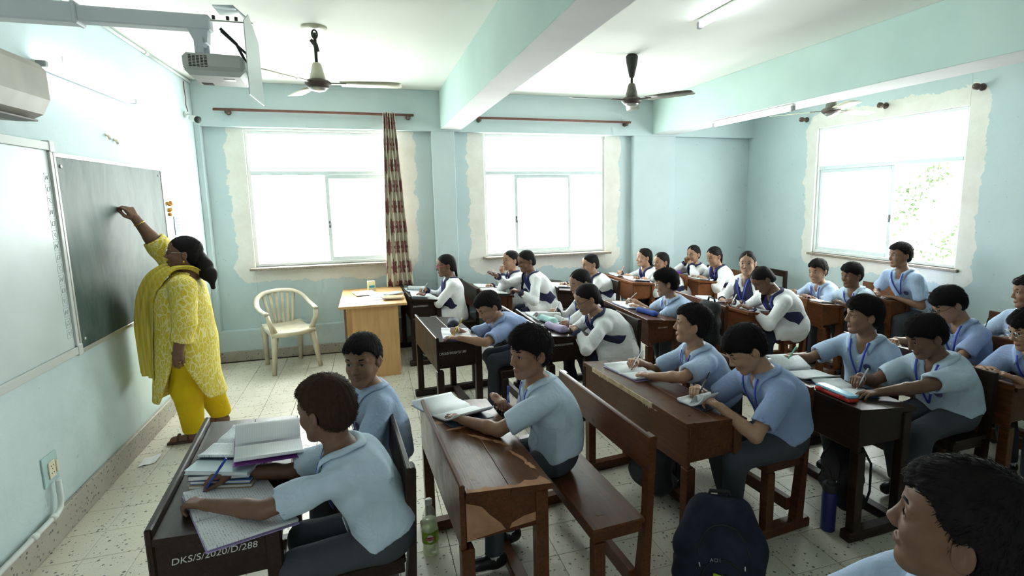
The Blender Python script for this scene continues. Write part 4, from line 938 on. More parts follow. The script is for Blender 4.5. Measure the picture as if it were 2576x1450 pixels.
# ------------------------------------------------------------------ teacher's table and chair
noisy('laminate', (.52, .30, .12), (.60, .37, .17), 3, .45, .4, .03, scale=(10, 10, 1)); mat('laminate_edge', (.16, .08, .04), .5)
t_ = empty('teacher_table', (-.02, 6.16, 0)); tag(t_, 'yellow-brown laminate teacher table under the curtain', 'table')
for nm, lo, hi, mt in (('table_top', (-.315, -.565, .725), (.335, .565, .75), 'laminate'), ('end_panel', (-.20, -.53, 0), (.245, -.505, .725), 'laminate'), ('end_panel', (-.20, .505, 0), (.245, .53, .725), 'laminate'), ('back_panel', (.215, -.505, .25), (.235, .505, .725), 'laminate'), ('drawer_unit', (-.27, .06, .30), (.20, .50, .725), 'laminate'), ('side_panel', (-.27, -.53, .0), (-.25, -.50, .725), 'laminate_edge')): link(nm, MB().box(lo, hi, .003).mesh(nm), MAT[mt], t_)
for z in (.31, .45, .59):
    dr = link('drawer', MB().box((-.285, .07, z), (-.27, .49, z+.125), .003).mesh('drawer'), MAT['laminate'], t_); link('handle', MB().tube([(-.285, .22, z+.07), (-.305, .22, z+.07), (-.305, .34, z+.07), (-.285, .34, z+.07)], .005, 6).mesh('handle'), mat('zip_metal', (.6, .6, .6), .3, .5, 1), dr)
noisy('plastic_cream', (.66, .60, .46), (.50, .45, .34), 7, .5, .4)
c_ = empty('plastic_chair', (-.90, 6.36, 0), R_(-66)); tag(c_, 'dirty cream plastic armchair by the window wall', 'chair'); pm = MAT['plastic_cream']; CP = lambda nm, b: link(nm, b.mesh(nm), pm, c_)
# local: +x front
for sx, sy in ((1, 1), (1, -1), (-1, 1), (-1, -1)):
    tp = V3(.185*sx-.0, .185*sy, .42 if sx > 0 else .44); bt = V3(.235*sx, .235*sy, 0) if sx > 0 else V3(-.225, .175*sy, 0)
    CP('leg', MB().tube([bt, bt+(tp-bt)*.5, tp], [.022, .028, .040], 4, up=(1, .0, 0)))
    if sx > 0: CP('arm_post', MB().tube([tp, V3(.20, .232*sy, .55), V3(.17, .245*sy, .625)], [.034, .026, .024], 6, flat=.6))
hoop = [(.19, .245, .635), (.06, .262, .645), (-.10, .262, .675), (-.20, .235, .745), (-.245, .15, .795), (-.255, 0, .81), (-.245, -.15, .795), (-.20, -.235, .745), (-.10, -.262, .675), (.06, -.262, .645), (.19, -.245, .635)]
hp = np.array(hoop); tt = np.linspace(0, 10, 61); hp = np.stack([np.interp(tt, range(11), hp[:, i]) for i in range(3)], 1)
for _ in range(4): hp[1:-1] = (hp[:-2]+2*hp[1:-1]+hp[2:])/4
CP('arm_and_back_rail', MB().tube(list(hp), .027, 8, flat=.55))
for yy in np.linspace(-.14, .14, 6): CP('back_slat', MB().sheet(np.array([[(-.185-.065*t-.0*t, yy*(.78+.35*t)-.017, .445+.35*t-.02*abs(yy)), (-.185-.065*t, yy*(.78+.35*t)+.017, .445+.35*t-.02*abs(yy))] for t in np.linspace(0, 1, 9)]), .008))
g = [[(x, y, .425-.012*math.cos(x*7)*math.cos(y*6)+(.03*max(0, (-x-.14)/.06)) - (.02*max(0, (x-.17)/.05)**2)) for y in np.linspace(-.205, .205, 13)] for x in np.linspace(.225, -.20, 13)]; CP('seat', MB().sheet(np.array(g), .014))
CP('seat_skirt', MB().tube([(.21, -.20, .405), (.225, 0, .402), (.21, .20, .405), (-.17, .19, .42), (-.19, 0, .43), (-.17, -.19, .42), (.21, -.20, .405)], .022, 6, flat=1.2))
# things on the teacher's table
b = MB().box((-.04, -.03, 0), (.04, .03, .11), .003); o = b.build('desk_calendar', mat('box_cream', (.72, .66, .38), .6)); o.location = (-.02, 6.52, .751); o.rotation_euler.z = .2; tag(o, 'pale yellow box standing on the teacher table', 'box')
link('printed_label', MB().box((-.03, -.0325, .035), (.03, -.0305, .06), .0005).mesh('printed_label'), mat('print_teal', (.05, .30, .38), .5), o)
for i, (x, y, rz, w_, h_, lab) in enumerate(((-.06, 5.98, 20, .30, .22, 'loose white answer sheets spread at the near end of the teacher table'), (.06, 6.14, -8, .30, .21, 'white sheet lying in the middle of the teacher table'), (-.10, 6.30, 12, .30, .21, 'white sheets lying at the far left of the teacher table'))):
    s_ = MB()
    for k in range(4): s_.box((-h_/2+.004*k, -w_/2+.003*k, .0008*k), (h_/2+.004*k, w_/2-.004*k, .0008*k+.0006), .0001)
    o = s_.build('papers', MAT['page_written']); o.location = (x, y, .751+.0045*i); o.rotation_euler.z = R_(rz); tag(o, lab, 'papers', 'papers on the teacher table')
notebook('tan covered notebook on the right of the teacher table', TM((.19, 5.86, .766), R_(-10)), .17, .20, .012, cover='cover_kraft', kind='shut', group='papers on the teacher table')
notebook('small printed booklet lying on the teacher table', TM((.20, 6.12, .766), R_(30)), .14, .19, .010, cover='cover_clear', kind='shut', group='papers on the teacher table')
# ------------------------------------------------------------------ boards
noisy('greenboard', (.030, .060, .052), (.055, .085, .078), 2.2, .52, .14, .04, 'World'); t = NT(MAT['greenboard']); v = t.coord((1, 1, 1), 'World')
dust_sheen = t.math('MULTIPLY', t.ramp(t.noise(t.node('ShaderNodeMapping', inp={'Vector': v, 'Scale': (1, 1.0, .35)}).outputs[0], 4, 6, .7, .6), .32, .75), .34); t.col(t.mix(dust_sheen, (.030, .058, .050), (.32, .37, .35)))  # chalk dust, raised so its paler tone also stands in for tube reflections
noisy('whiteboard', (.50, .56, .56), (.55, .61, .61), 3, .42, .3, 0, 'World'); mat('alu_trim', (.62, .63, .62), .35, .5, .6); mat('trim_grey', (.50, .52, .50), .5); mat('ink_grey', (.22, .25, .26), .6)
o = empty('green_chalkboard', (XL, 4.7, 0)); tag(o, 'green chalkboard the teacher is writing on', 'chalkboard'); BP = lambda nm, b, mt, par=None: link(nm, b.mesh(nm), MAT[mt], par or o)
def wbox(y0, y1, z0, z1, x0, x1, bev=.002): return MB().box((x0, y0-4.7, z0), (x1, y1-4.7, z1), bev)
BP('board', wbox(3.88, 5.55, .93, 2.055, .002, .018), 'greenboard')
for a in ((3.86, 5.57, 2.05, 2.075), (3.86, 5.57, .905, .93), (3.86, 3.88, .93, 2.05), (5.55, 5.57, .93, 2.05)): BP('frame', wbox(*a, .002, .024), 'alu_trim')
for y, z in ((3.93, 2.00), (5.50, 2.01), (3.93, .98), (5.50, .99)): BP('screw', MB().lathe([(.011, 0), (.009, .006)], (.018, y-4.7, z), 10, (1, 0, 0)), 'alu_trim')
o = empty('interactive_whiteboard', (XL, 4.7, 0)); tag(o, 'pale interactive whiteboard with printed icons down its edge', 'whiteboard')
BP('board', wbox(1.30, 3.80, .96, 2.08, .004, .022), 'whiteboard')
for a in ((1.25, 3.83, 2.08, 2.125), (1.25, 3.83, .915, .96), (3.80, 3.83, .96, 2.08)): BP('frame', wbox(*a, .002, .034), 'trim_grey')
for y, z in ((3.83, 2.10), (3.83, .935)): BP('corner_cap', wbox(y-.03, y+.025, z-.03, z+.035, .001, .038, .004), 'trim_grey')
BP('painted_gap_shadow', wbox(3.832, 3.858, .93, 2.07, .001, .004), 'ink_grey')  # dark strip painted in for the shadow between the two boards
for k in range(15):
    z = 1.93-.063*k; b = MB(); y0 = 3.735; y1 = 3.785
    for (a, c, e, f) in ((y0, y1, z-.026, z-.0245), (y0, y0+.0015, z-.026, z+.026), (y1-.0015, y1, z-.026, z+.026), (y0, y1, z+.0245, z+.026)): b.box((.0222, a-4.7, e), (.0228, c-4.7, f), .0001)
    yc = (y0+y1)/2
    if k % 3 == 0: pts = [(yc-.014, z-.012), (yc-.006, z+.012), (yc+.006, z-.010), (yc+.014, z+.012)]
    elif k % 3 == 1: pts = [(yc-.012, z-.010), (yc+.012, z-.010), (yc+.012, z+.012), (yc-.010, z+.010), (yc-.012, z-.010)]
    else: pts = [(yc-.014, z+.012), (yc+.010, z+.010), (yc-.008, z), (yc+.012, z-.012)]
    b.tube([(.0225, p-4.7, q) for p, q in pts], .0012, 4); BP('printed_icon', b, 'ink_grey')
# ------------------------------------------------------------------ lights, fans, air conditioner, projector
def tube_light(label, p, d, L, nrm, hang=.04, batten=True):
    """p start, d direction, nrm away from the fixing surface"""
    p = V3(*p); d = unit(d); nrm = unit(nrm); o = empty('tube_light'); tag(o, label, 'light', 'fluorescent tube lights')
    em = mat('tube_glow', (.9, .95, 1), .5, .2, 0, (.86, .96, 1.0), TUBE); gm = mat('fitting_grey', (.30, .31, .31), .5)
    link('tube', MB().tube([p+d*.03, p+d*(L-.03)], .014, 12).mesh('tube'), em, o)
    sd = np.cross(nrm, d); M = np.eye(4); M[:3, 0] = d; M[:3, 1] = sd; M[:3, 2] = nrm; M[:3, 3] = p
    link('batten', MB().box((0, -.018, -hang), (L, .018, -hang+.018), .003, M).mesh('batten'), mat('fitting_white', (.75, .75, .73), .5), o)
    for a in (0, L-.035): link('lamp_holder', MB().box((a, -.016, -hang+.016), (a+.035, .016, .018), .004, M).mesh('lamp_holder'), gm, o)
    return o
tube_light('glowing tube light on the wall above the green chalkboard', (XL+.05, 3.81, 2.545), (0, 1, 0), 1.26, (1, 0, 0), .045)
tube_light('glowing tube light on the ceiling between the two beams', (2.35, 2.42, ZC-.05), (0, 1, 0), 1.22, (0, 0, -1), .045)
tube_light('glowing tube light under the right ceiling beam', (3.74, 4.20, ZB-.05), (0, 1, 0), 1.24, (0, 0, -1), .045)
noisy('fan_green', (.10, .10, .075), (.16, .15, .11), 20, .5, .4); noisy('fan_cream', (.62, .60, .46), (.52, .50, .38), 9, .5, .4); mat('fan_brown', (.075, .055, .04), .5); mat('chrome_dull', (.55, .55, .52), .3, .5, 1); mat('hook_dark', (.03, .028, .025), .6)
def fan(label, x, y, z0, zt, ang, rod='hook_dark', blade='fan_cream', bell='fan_green', cup=True, rad=.60, top=True):
    o = empty('ceiling_fan', (x, y, 0)); tag(o, label, 'fan', 'ceiling fans'); FP = lambda nm, b, mt, par=None: link(nm, b.mesh(nm), MAT[mt], par or o); z = z0
    FP('down_rod', MB().lathe([(.011, z+.13), (.011, zt-.04)], n=12), rod)
    if cup: FP('canopy_cup', MB().lathe([(.020, zt-.20), (.024, zt-.19), (.050, zt-.07), (.055, zt-.02), (.045, zt-.005)], n=20), rod)
    else:
        FP('ceiling_plate', MB().lathe([(.085, zt-.012), (.09, zt-.004), (.085, zt)], n=24), 'fan_cream'); FP('hook', MB().tube([(.018*math.cos(a), 0, zt-.05+.03*math.sin(a)) for a in np.linspace(0, 6.283, 15)], .006, 6), rod); FP('rod_clamp', MB().tube([(-.03, 0, zt-.09), (0, .01, zt-.12), (.012, 0, zt-.17)], [.012, .018, .016], 8), rod)
    FP('bell', MB().lathe([(.052, z+.048), (.056, z+.052), (.050, z+.085), (.034, z+.15), (.028, z+.165), (.022, z+.17)], n=24), bell)
    FP('motor', MB().lathe([(.035, z-.022), (.070, z-.010), (.092, z+.012), (.092, z+.030), (.075, z+.044), (.05, z+.048)], n=28), 'fan_brown'); FP('motor_cap', MB().lathe([(.018, z-.036), (.045, z-.030), (.066, z-.012), (.066, z-.008)], n=24), 'chrome_dull')
    for k in range(3):
        a = R_(ang+120*k); M = TM((0, 0, z+.022), a)
        bl = link('blade', MB().sheet(np.array([[(.16, -.050, .010), (.16, .050, -.008)], [(.30, -.062, .011), (.30, .060, -.010)], [(.50, -.066, .010), (.50, .064, -.010)], [(rad-.02, -.058, .008), (rad-.02, .058, -.009)], [(rad, -.040, .006), (rad, .040, -.006)]]), .003).mesh('blade'), MAT[blade], o, M)
        link('blade_bracket', MB().box((.07, -.020, -.004), (.20, .020, .004), .002, M).mesh('blade_bracket'), MAT['fan_brown'], o)
    return o
fan('ceiling fan with pale blades in front of the left window', -.30, 4.55, 2.62, ZC, -8, bell='fan_cream', cup=False)
fan('ceiling fan with a dark cup between the two beams', 2.33, 4.66, 2.62, ZC, 62, blade='fan_green')
fan('ceiling fan half hidden behind the right beam', 4.58, 4.62, 2.60, ZC, 5)
noisy('ac_beige', (.36, .34, .29), (.29, .27, .23), 4, .5, .35)
o = empty('air_conditioner', (XL, 2.9, 0)); tag(o, 'dusty beige split air conditioner on the chalkboard wall', 'air conditioner')
pr = [(.0, 2.20), (.10, 2.195), (.17, 2.23), (.205, 2.30), (.205, 2.44), (.18, 2.475), (0, 2.48)]
link('body', MB().prism(pr, 1, -.38, .585).mesh('body'), MAT['ac_beige'], o); link('end_cap', MB().prism([(p*.97, 2.34+(q-2.34)*.96) for p, q in pr], 1, .585, .60).mesh('end_cap'), MAT['ac_beige'], o); link('louvre', MB().box((.07, -.34, 2.192), (.16, .55, 2.202), .002, np.array(TM((.0, 0, 0)))).mesh('louvre'), mat('ac_dark', (.12, .11, .10), .5), o)
# projector on its wall arm
noisy('proj_grey', (.56, .58, .55), (.50, .52, .50), 6, .45, .4); noisy('arm_paint', (.68, .72, .76), (.60, .64, .68), 5, .45, .4); mat('vent_dark', (.02, .02, .02), .7); mat('mirror_white', (.62, .68, .66), .3); mat('cable_black', (.012, .012, .012), .6)
o = empty('projector_mount', (XL, 2.6, 2.485)); tag(o, 'pale metal wall arm carrying the projector', 'mount'); AP = lambda nm, b, mt: link(nm, b.mesh(nm), MAT[mt], o)
AP('wall_plate', MB().box((0, -.09, -.12), (.02, .09, .12), .003), 'arm_paint'); AP('outer_sleeve', MB().box((.02, -.036, -.036), (.71, .036, .036), .006), 'arm_paint'); AP('inner_arm', MB().box((.69, -.030, -.028), (1.14, .030, .028), .005), 'arm_paint'); AP('sleeve_collar', MB().box((.695, -.039, -.039), (.712, .039, .039), .004), 'arm_paint')
AP('tilt_bracket', MB().prism([(1.06, -.028), (1.13, -.028), (1.125, -.075), (1.085, -.085)], 1, -.025, .025), 'arm_paint'); AP('swivel_pin', MB().tube([(1.10, -.05, -.075), (1.10, .05, -.075)], .008, 10), 'arm_paint')
for y in (-.05, .05): AP('fork', MB().box((1.085, y-.003, -.135), (1.115, y+.003, -.06), .002), 'arm_paint')
AP('reflector_stay', MB().box((1.13, -.010, .010), (1.29, .010, .016), .001), 'chrome_dull')
for x in (1.12, 1.15, 1.20, 1.23): AP('bolt', MB().lathe([(.006, 0), (.006, .014)], (x, 0, .02), 8), 'hook_dark')
o = empty('projector', (-.54, 2.61, 2.27), R_(3)); tag(o, 'grey short throw projector hanging above the teacher', 'projector'); AP = lambda nm, b, mt, par=None: link(nm, b.mesh(nm), MAT[mt], par or o)
AP('body', MB().box((-.105, -.115, .02), (.105, .115, .082), .014), 'proj_grey'); AP('base', MB().prism([(-.105, .022), (.105, .022), (.085, .0), (-.085, .0)], 1, -.10, .11), 'proj_grey'); AP('mount_plate', MB().lathe([(.075, .08), (.07, .09), (.03, .095)], n=24), 'proj_grey')
for i in range(5):
    for j in range(8): AP('vent_slot', MB().box((-.082+.013*i, -.1165, .030+.0055*j), (-.072+.013*i, -.114, .033+.0055*j), .0005), 'vent_dark')
for j in range(8): AP('vent_slot', MB().box((-.1065, -.09, .03+.0055*j), (-.104, -.02, .033+.0055*j), .0005), 'vent_dark')
AP('lens_window', MB().box((-.075, .05, -.002), (-.035, .09, .002), .001), 'vent_dark'); AP('button_panel', MB().box((.02, -.05, -.002), (.06, -.02, .001), .001), 'chrome_dull'); AP('cable', MB().tube([(.02, -.02, .20), (.07, .0, .15), (.09, .03, .10), (.115, .04, .05)], .006, 8), 'cable_black'); AP('cable', MB().tube([(.02, 0, .195), (.10, .02, .12), (.135, .05, .085)], .005, 8), 'cable_black'); AP('connector', MB().box((.10, .02, .015), (.135, .06, .035), .003), 'cable_black')
o = empty('reflector_plate', (-.39, 2.45, 2.3)); tag(o, 'thin bent white plate bolted to the end of the projector arm', 'plate'); AP = lambda nm, b, mt: link(nm, b.mesh(nm), MAT[mt], o)
AP('upright_plate', MB().prism([(-.12, .135), (-.02, .185), (.16, .125), (.17, -.12), (-.13, -.125)], 0, 0, .003), 'mirror_white'); AP('top_flange', MB().sheet(np.array([[(-.14, .10, .245), (-.14, .22, .245)], [(-.05, .0, .22), (-.05, .17, .235)], [(.002, -.05, .165), (.002, .10, .155)]]), .003), 'mirror_white')
# ------------------------------------------------------------------ rods, curtain, small wall things
noisy('rod_brown', (.155, .060, .045), (.19, .08, .06), 20, .45, .4); mat('bracket_brown', (.085, .055, .040), .5)
def rod(label, x0, x1, z, br):
    o = empty('curtain_rod', ((x0+x1)/2, YF, z)); tag(o, label, 'curtain rod', 'curtain rods'); cx = (x0+x1)/2
    link('rod', MB().tube([(x0-cx, -.07, 0), (x1-cx, -.07, 0)], .0145, 12).mesh('rod'), MAT['rod_brown'], o)
    for bx in br: link('bracket', MB().lathe([(.026, 0), (.028, .01), (.018, .02), (.018, .05), (.026, .06), (.026, .075), (.014, .088)], (bx-cx, 0, -.022), 14, (0, -1, 0)).mesh('bracket'), MAT['bracket_brown'], o)
rod('brown curtain rod above the left window', -1.48, .56, 2.74, (-1.35, .50)); rod('brown curtain rod above the middle window', 1.29, 3.34, 2.735, (1.33, 3.28))
for y, z, lab in ((5.75, 2.70, 'far wooden rod bracket over the back wall window'), (4.63, 2.70, 'middle wooden rod bracket over the back wall window'), (3.65, 2.71, 'near wooden rod bracket over the back wall window')):
    o = MB().lathe([(.030, 0), (.033, .012), (.020, .024), (.020, .06), (.030, .072), (.030, .10), (.016, .115)], (0, 0, 0), 16, (-1, 0, 0)).build('rod_bracket', MAT['bracket_brown']); o.location = (XR, y, z); tag(o, lab, 'bracket', 'rod brackets on the back wall'); link('screw', MB().lathe([(.004, 0), (.004, .006)], (-.115, 0, 0), 8, (-1, 0, 0)).mesh('screw'), MAT['chrome_dull'], o)
m = mat('curtain_damask', (.72, .68, .56), .85, .15); t = NT(m); uvn = t.node('ShaderNodeUVMap'); uv = uvn.outputs[0]; U, Vv, _ = sep(t, uv)
row = t.math('FLOOR', Vv); fu = t.math('SUBTRACT', t.math('FRACT', t.math('ADD', U, t.math('MULTIPLY', row, .5))), .5); fv = t.math('SUBTRACT', t.math('FRACT', Vv), .5)
rr = t.math('SQRT', t.math('ADD', t.math('MULTIPLY', t.math('MULTIPLY', fu, fu), 1.2), t.math('MULTIPLY', fv, fv))); an = t.math('ARCTAN2', fv, fu); pet = t.math('ADD', .36, t.math('MULTIPLY', t.math('COSINE', t.math('MULTIPLY', an, 8)), .07))
ins = t.ramp(t.math('SUBTRACT', pet, rr), -.012, .012); fine = t.ramp(t.noise(uv, 30, 3), .42, .52); bd = t.ramp(t.math('SUBTRACT', .10, rr), -.01, .01)
t.col(t.mix(t.math('MULTIPLY', ins, t.math('ADD', .55, t.math('MULTIPLY', fine, .45))), t.mix(t.noise(uv, 6, 3), (.74, .70, .58), (.66, .62, .50)), (.26, .075, .09)))
o = empty('curtain', (.3, YF-.07, 2.7)); tag(o, 'cream curtain with maroon flower medallions gathered beside the left window', 'curtain')
nu, nv_ = 90, 40; G = []
for j in range(nv_):
    tz = j/(nv_-1); z = 2.765-2.02*tz; x0 = .215+(.145-.215)*tz; x1 = .345+(.475-.345)*tz**1.1; ro = []
    for i in range(nu):
        u = i/(nu-1); ph = u*2*math.pi*5.5+.8*math.sin(tz*3+u*5); ro.append((x0+(x1-x0)*u+.006*math.sin(ph*1.0+1), YF-.075-(.028+.012*tz)*math.sin(ph)-.012*math.sin(tz*6+u*9)*tz, z-.01*math.sin(ph)*(j == nv_-1)))
    G.append(ro)
me = MB().sheet(np.array(G), .0).mesh('cloth'); uvl = me.uv_layers.new(name='UVMap'); li = np.zeros(len(me.loops), np.int32); me.loops.foreach_get('vertex_index', li); uvs = np.stack([(li % nu)/(nu-1)*3.2, (li//nu)/(nv_-1)*8.5], 1); uvl.data.foreach_set('uv', uvs.astype(np.float32).ravel())
q = link('cloth', me, m, o); q.matrix_parent_inverse = Matrix.Translation(o.location).inverted()
sol = q.modifiers.new('thickness', 'SOLIDIFY'); sol.thickness = .0025
for k in range(4): link('curtain_ring', MB().tube([(.0, .022*math.cos(a), .022*math.sin(a)) for a in np.linspace(0, 6.283, 17)], .004, 6).mesh('curtain_ring'), MAT['bracket_brown'], o, TM((-.075+.034*k, 0, .04)))
# pvc conduit under the ceiling along the chalkboard wall, in three lengths with couplings
o = empty('pvc_conduit', (XL, 5.2, ZC-.03)); tag(o, 'white pvc conduit along the top of the chalkboard wall', 'conduit'); pv = noisy('pvc_white', (.66, .68, .66), (.60, .62, .60), 10, .5)
for a, c in ((-2.4, -.55), (-.55, .35), (.35, 1.55)): link('pipe', MB().tube([(.014, a, 0), (.014, c, 0)], .012, 10).mesh('pipe'), pv, o)
for a in (-.55, .35, -1.5): link('coupling', MB().tube([(.014, a-.035, 0), (.014, a+.035, 0)], .0165, 10).mesh('coupling'), pv, o)
# socket and pipe low on the wall
o = empty('power_socket', (XL, 3.42, .39)); tag(o, 'recessed power socket low on the chalkboard wall', 'socket')
link('back_box', MB().box((0, -.07, -.075), (.008, .07, .085), .002).mesh('back_box'), noisy('plate_aqua', (.44, .60, .60), (.36, .50, .50), 10, .6), o); link('socket_plate', MB().box((.008, -.028, -.045), (.014, .032, .045), .002).mesh('socket_plate'), mat('switch_ivory', (.68, .62, .46), .5), o); link('switch', MB().box((.008, .036, -.03), (.018, .056, .035), .002).mesh('switch'), MAT['switch_ivory'], o)
for y, z in ((-.008, .022), (.012, .022), (.002, .005), (-.008, -.018), (.012, -.018)): link('socket_hole', MB().lathe([(.0035, 0), (.0035, .001)], (.0138, y, z), 8, (1, 0, 0)).mesh('socket_hole'), MAT['vent_dark'], o)
o = empty('wall_pipe', (XL, 3.41, .30)); tag(o, 'white cable pipe running down from the socket along the skirting', 'pipe')
pts = [(.035, 0, .03), (.035, 0, -.08), (.037, -.015, -.115), (.040, -.06, -.128)]; link('pipe', MB().tube(pts+[(.042, -1.2, -.130)], .0135, 12).mesh('pipe'), pv, o)
for y in (-.10, -.28): link('coupling', MB().tube([(.041, y-.02, -.1285), (.041, y+.02, -.1285)], .017, 12).mesh('coupling'), pv, o)
# cctv camera, printed calendar card and garland knot near the corner
o = empty('cctv_camera', (XL, 6.50, 2.65)); tag(o, 'small white bullet security camera in the corner', 'camera')
link('base', MB().lathe([(.032, 0), (.03, .012), (.012, .02)], (0, 0, .0), 14, (1, 0, 0)).mesh('base'), pv, o); link('stem', MB().tube([(.015, 0, 0), (.05, -.0, .005), (.06, -.01, -.02)], .008, 8).mesh('stem'), pv, o); link('housing', MB().lathe([(.026, 0), (.03, .01), (.03, .075)], (.05, .0, -.03), 16, (.8, -.5, -.25)).mesh('housing'), pv, o); link('lens_face', MB().lathe([(.031, .075), (.033, .08), (.033, .10), (.022, .108)], (.05, 0, -.03), 16, (.8, -.5, -.25)).mesh('lens_face'), MAT['vent_dark'], o); link('cable', MB().tube([(.03, .01, .03), (.012, .03, .10), (.02, .02, .16), (.008, .05, .24), (.005, .06, .33)], .004, 6).mesh('cable'), mat('cable_red', (.20, .04, .03), .6), o)
o = empty('wall_card', (XL, 5.91, 1.57)); tag(o, 'small printed card hanging on the wall beside the chalkboard', 'card'); link('card', MB().box((0, -.085, -.085), (.004, .085, .085), .001).mesh('card'), mat('card_pale', (.70, .74, .76), .5), o)
for k in range(5): link('printed_line', MB().box((.004, -.065, .055-.028*k), (.0048, .065-.02*(k % 2), .066-.028*k), .0001).mesh('printed_line'), mat('print_blue', (.10, .16, .30), .6), o)
link('edge', MB().box((0, -.09, -.085), (.006, -.083, .085), .001).mesh('edge'), MAT['print_blue'], o)
o = empty('garland_knot', (XL, 5.69, 1.75)); tag(o, 'dried orange marigold knot hanging on the wall', 'garland'); rs = np.random.RandomState(5); gm = noisy('marigold', (.42, .17, .02), (.60, .32, .05), 40, .8)
for k in range(11): link('petal_cluster', MB().lathe([(.004, 0), (.016, .006), (.010, .016)], (.012+.012*rs.rand(), .035*rs.randn(), .03*rs.randn()), 8, rs.randn(3)).mesh('petal_cluster'), gm, o)
for y, z, lab in ((4.63, 2.235, 'left of two peg stubs on the wall over the chalkboard'), (4.75, 2.215, 'right of two peg stubs on the wall over the chalkboard')):
    o = MB().tube([(0, 0, .02), (.018, 0, .01), (.024, 0, -.015)], [.010, .011, .008], 8).build('wall_peg', mat('peg_cream', (.58, .54, .40), .7)); o.location = (XL, y, z); tag(o, lab, 'peg', 'pegs over the chalkboard')
o = MB().box((0, -.012, -.03), (.006, .012, .03), .002).build('wall_clip', MAT['peg_cream']); o.location = (XL, 4.18, 2.63); tag(o, 'pale plastic clip on the wall above the tube light', 'clip')
rs = np.random.RandomState(2); g = [[(-1.60+.03*i+.01*rs.rand(), 4.20+.035*j+.012*i, .004+.012*rs.rand()) for j in range(5)] for i in range(4)]; o = MB().sheet(np.array(g), .0008, smooth=False).build('paper_scrap', MAT['page_plain']); tag(o, 'crumpled white paper scrap on the floor by the skirting', 'paper')
# ------------------------------------------------------------------ bottles, bags, books, cases
bottle_steel('steel water bottle with a loop strap on the floor behind the worn desk', .385, 3.30, .001)
bottle_steel.__doc__ = ''
clear_mat('bottle_clear', (.75, .82, .78), .82); clear_mat('bottle_water', (.72, .78, .62), .55); mat('label_green', (.22, .36, .02), .45); mat('label_red', (.50, .02, .03), .4); mat('label_white', (.75, .76, .74), .4); mat('cap_white', (.62, .62, .60), .4)
o = MB().lathe([(.036, 0), (.041, .008), (.041, .04), (.039, .08), (.041, .12), (.041, .165), (.036, .20), (.022, .245), (.0145, .262), (.0145, .275)], n=28).build('lemonade_bottle', MAT['bottle_clear']); o.location = (.335, 2.615, .057); tag(o, 'clear plastic lemon drink bottle with green label beside the worn desk', 'bottle')
o.location = (.20, 2.62, .001); o.rotation_euler.z = R_(-20)
link('water', MB().lathe([(.034, .003), (.0385, .010), (.0385, .14), (.036, .185)], n=24).mesh('water'), MAT['bottle_water'], o); link('cap', MB().lathe([(.0175, .268), (.0175, .292), (.015, .295)], n=18).mesh('cap'), MAT['cap_white'], o); link('label_wrap', MB().lathe([(.0415, .072), (.0418, .074), (.0418, .132), (.0415, .134)], n=28).mesh('label_wrap'), MAT['label_green'], o)
def arc_patch(r, a0, a1, z0, z1, n=10): return np.array([[(r*math.cos(a), r*math.sin(a), z0) for a in np.linspace(a0, a1, n)], [(r*math.cos(a), r*math.sin(a), z1) for a in np.linspace(a0, a1, n)]])
link('label_disc', MB().sheet(np.array([[(.0422*math.cos(R_(-75)+.42*q*math.cos(a)), .0422*math.sin(R_(-75)+.42*q*math.cos(a)), .103+.021*q*math.sin(a)) for a in np.linspace(0, 6.283, 20)] for q in (0.02, .5, 1.0)]), 0).mesh('label_disc'), MAT['label_white'], o)
link('label_band', MB().sheet(arc_patch(.0425, R_(-75)-.52, R_(-75)+.52, .095, .111), 0).mesh('label_band'), MAT['label_red'], o)
me = text_mesh('Limca', .0155, .1, .0001); co = np.zeros(len(me.vertices)*3, np.float32); me.vertices.foreach_get('co', co); co = co.reshape(-1, 3); a = R_(-75)-.46+co[:, 0]/.0425; co = np.stack([.0428*np.cos(a), .0428*np.sin(a), .0985+co[:, 1]], 1); me.vertices.foreach_set('co', co.astype(np.float32).ravel()); link('label_lettering', me, MAT['label_white'], o)
o = MB().lathe([(.034, 0), (.037, .006), (.037, .20), (.034, .225)], n=24).build('water_bottle', mat('bottle_navy', (.012, .018, .10), .35)); o.location = (2.24, 2.115, .001); tag(o, 'navy blue flask with black lid standing by the dark desk leg', 'bottle'); link('lid', MB().lathe([(.036, .222), (.037, .228), (.037, .26), (.032, .266)], n=24).mesh('lid'), MAT['rubber_black'], o); link('lid_loop', MB().tube([(.03, 0, .262), (.02, 0, .282), (-.02, 0, .282), (-.03, 0, .262)], .004, 6).mesh('lid_loop'), MAT['rubber_black'], o)
bag, bs = backpack('navy backpack with a lime buckle leaning on the glossy brown desk', TM((1.40, 1.895, .001), R_(62), ry=R_(6)), .33, .45, .22, (.006, .008, .019))
lime = mat('buckle_lime', (.42, .62, .02), .45)
P = bs.snap(np.array([(-.30, -.02, .185), (-.30, .045, .195)]), .008, 8)
q = link('buckle', MB().tube([P[0], P[0]*.6+P[1]*.4], .013, 6, flat=.5).tube([P[0]*.55+P[1]*.45, P[1]], .011, 6, flat=.5).mesh('buckle'), lime); q.parent = bag
g0 = bs.snap(np.array([(-.3, .05, .26)]), .004, 8)[0]; n0 = bs.grad(np.array([g0]))[0]; M = frame(V3(0, -1, 0)-n0*(-n0[1]), n0); M[:3, 3] = g0
q = link('bag_lettering', text_mesh('ACH', .022), mat('print_grey', (.30, .32, .34), .6)); q.parent = bag; q.matrix_local = Matrix(M.tolist())
backpack('black backpack standing on the bench behind the boy in profile', TM((2.86, 4.14, .437), R_(0)), .30, .42, .17, (.008, .009, .009))
backpack('black school bag on the floor under the glossy brown desk', TM((1.52, 2.72, .06), R_(10)), .32, .42, .18, (.012, .013, .015))
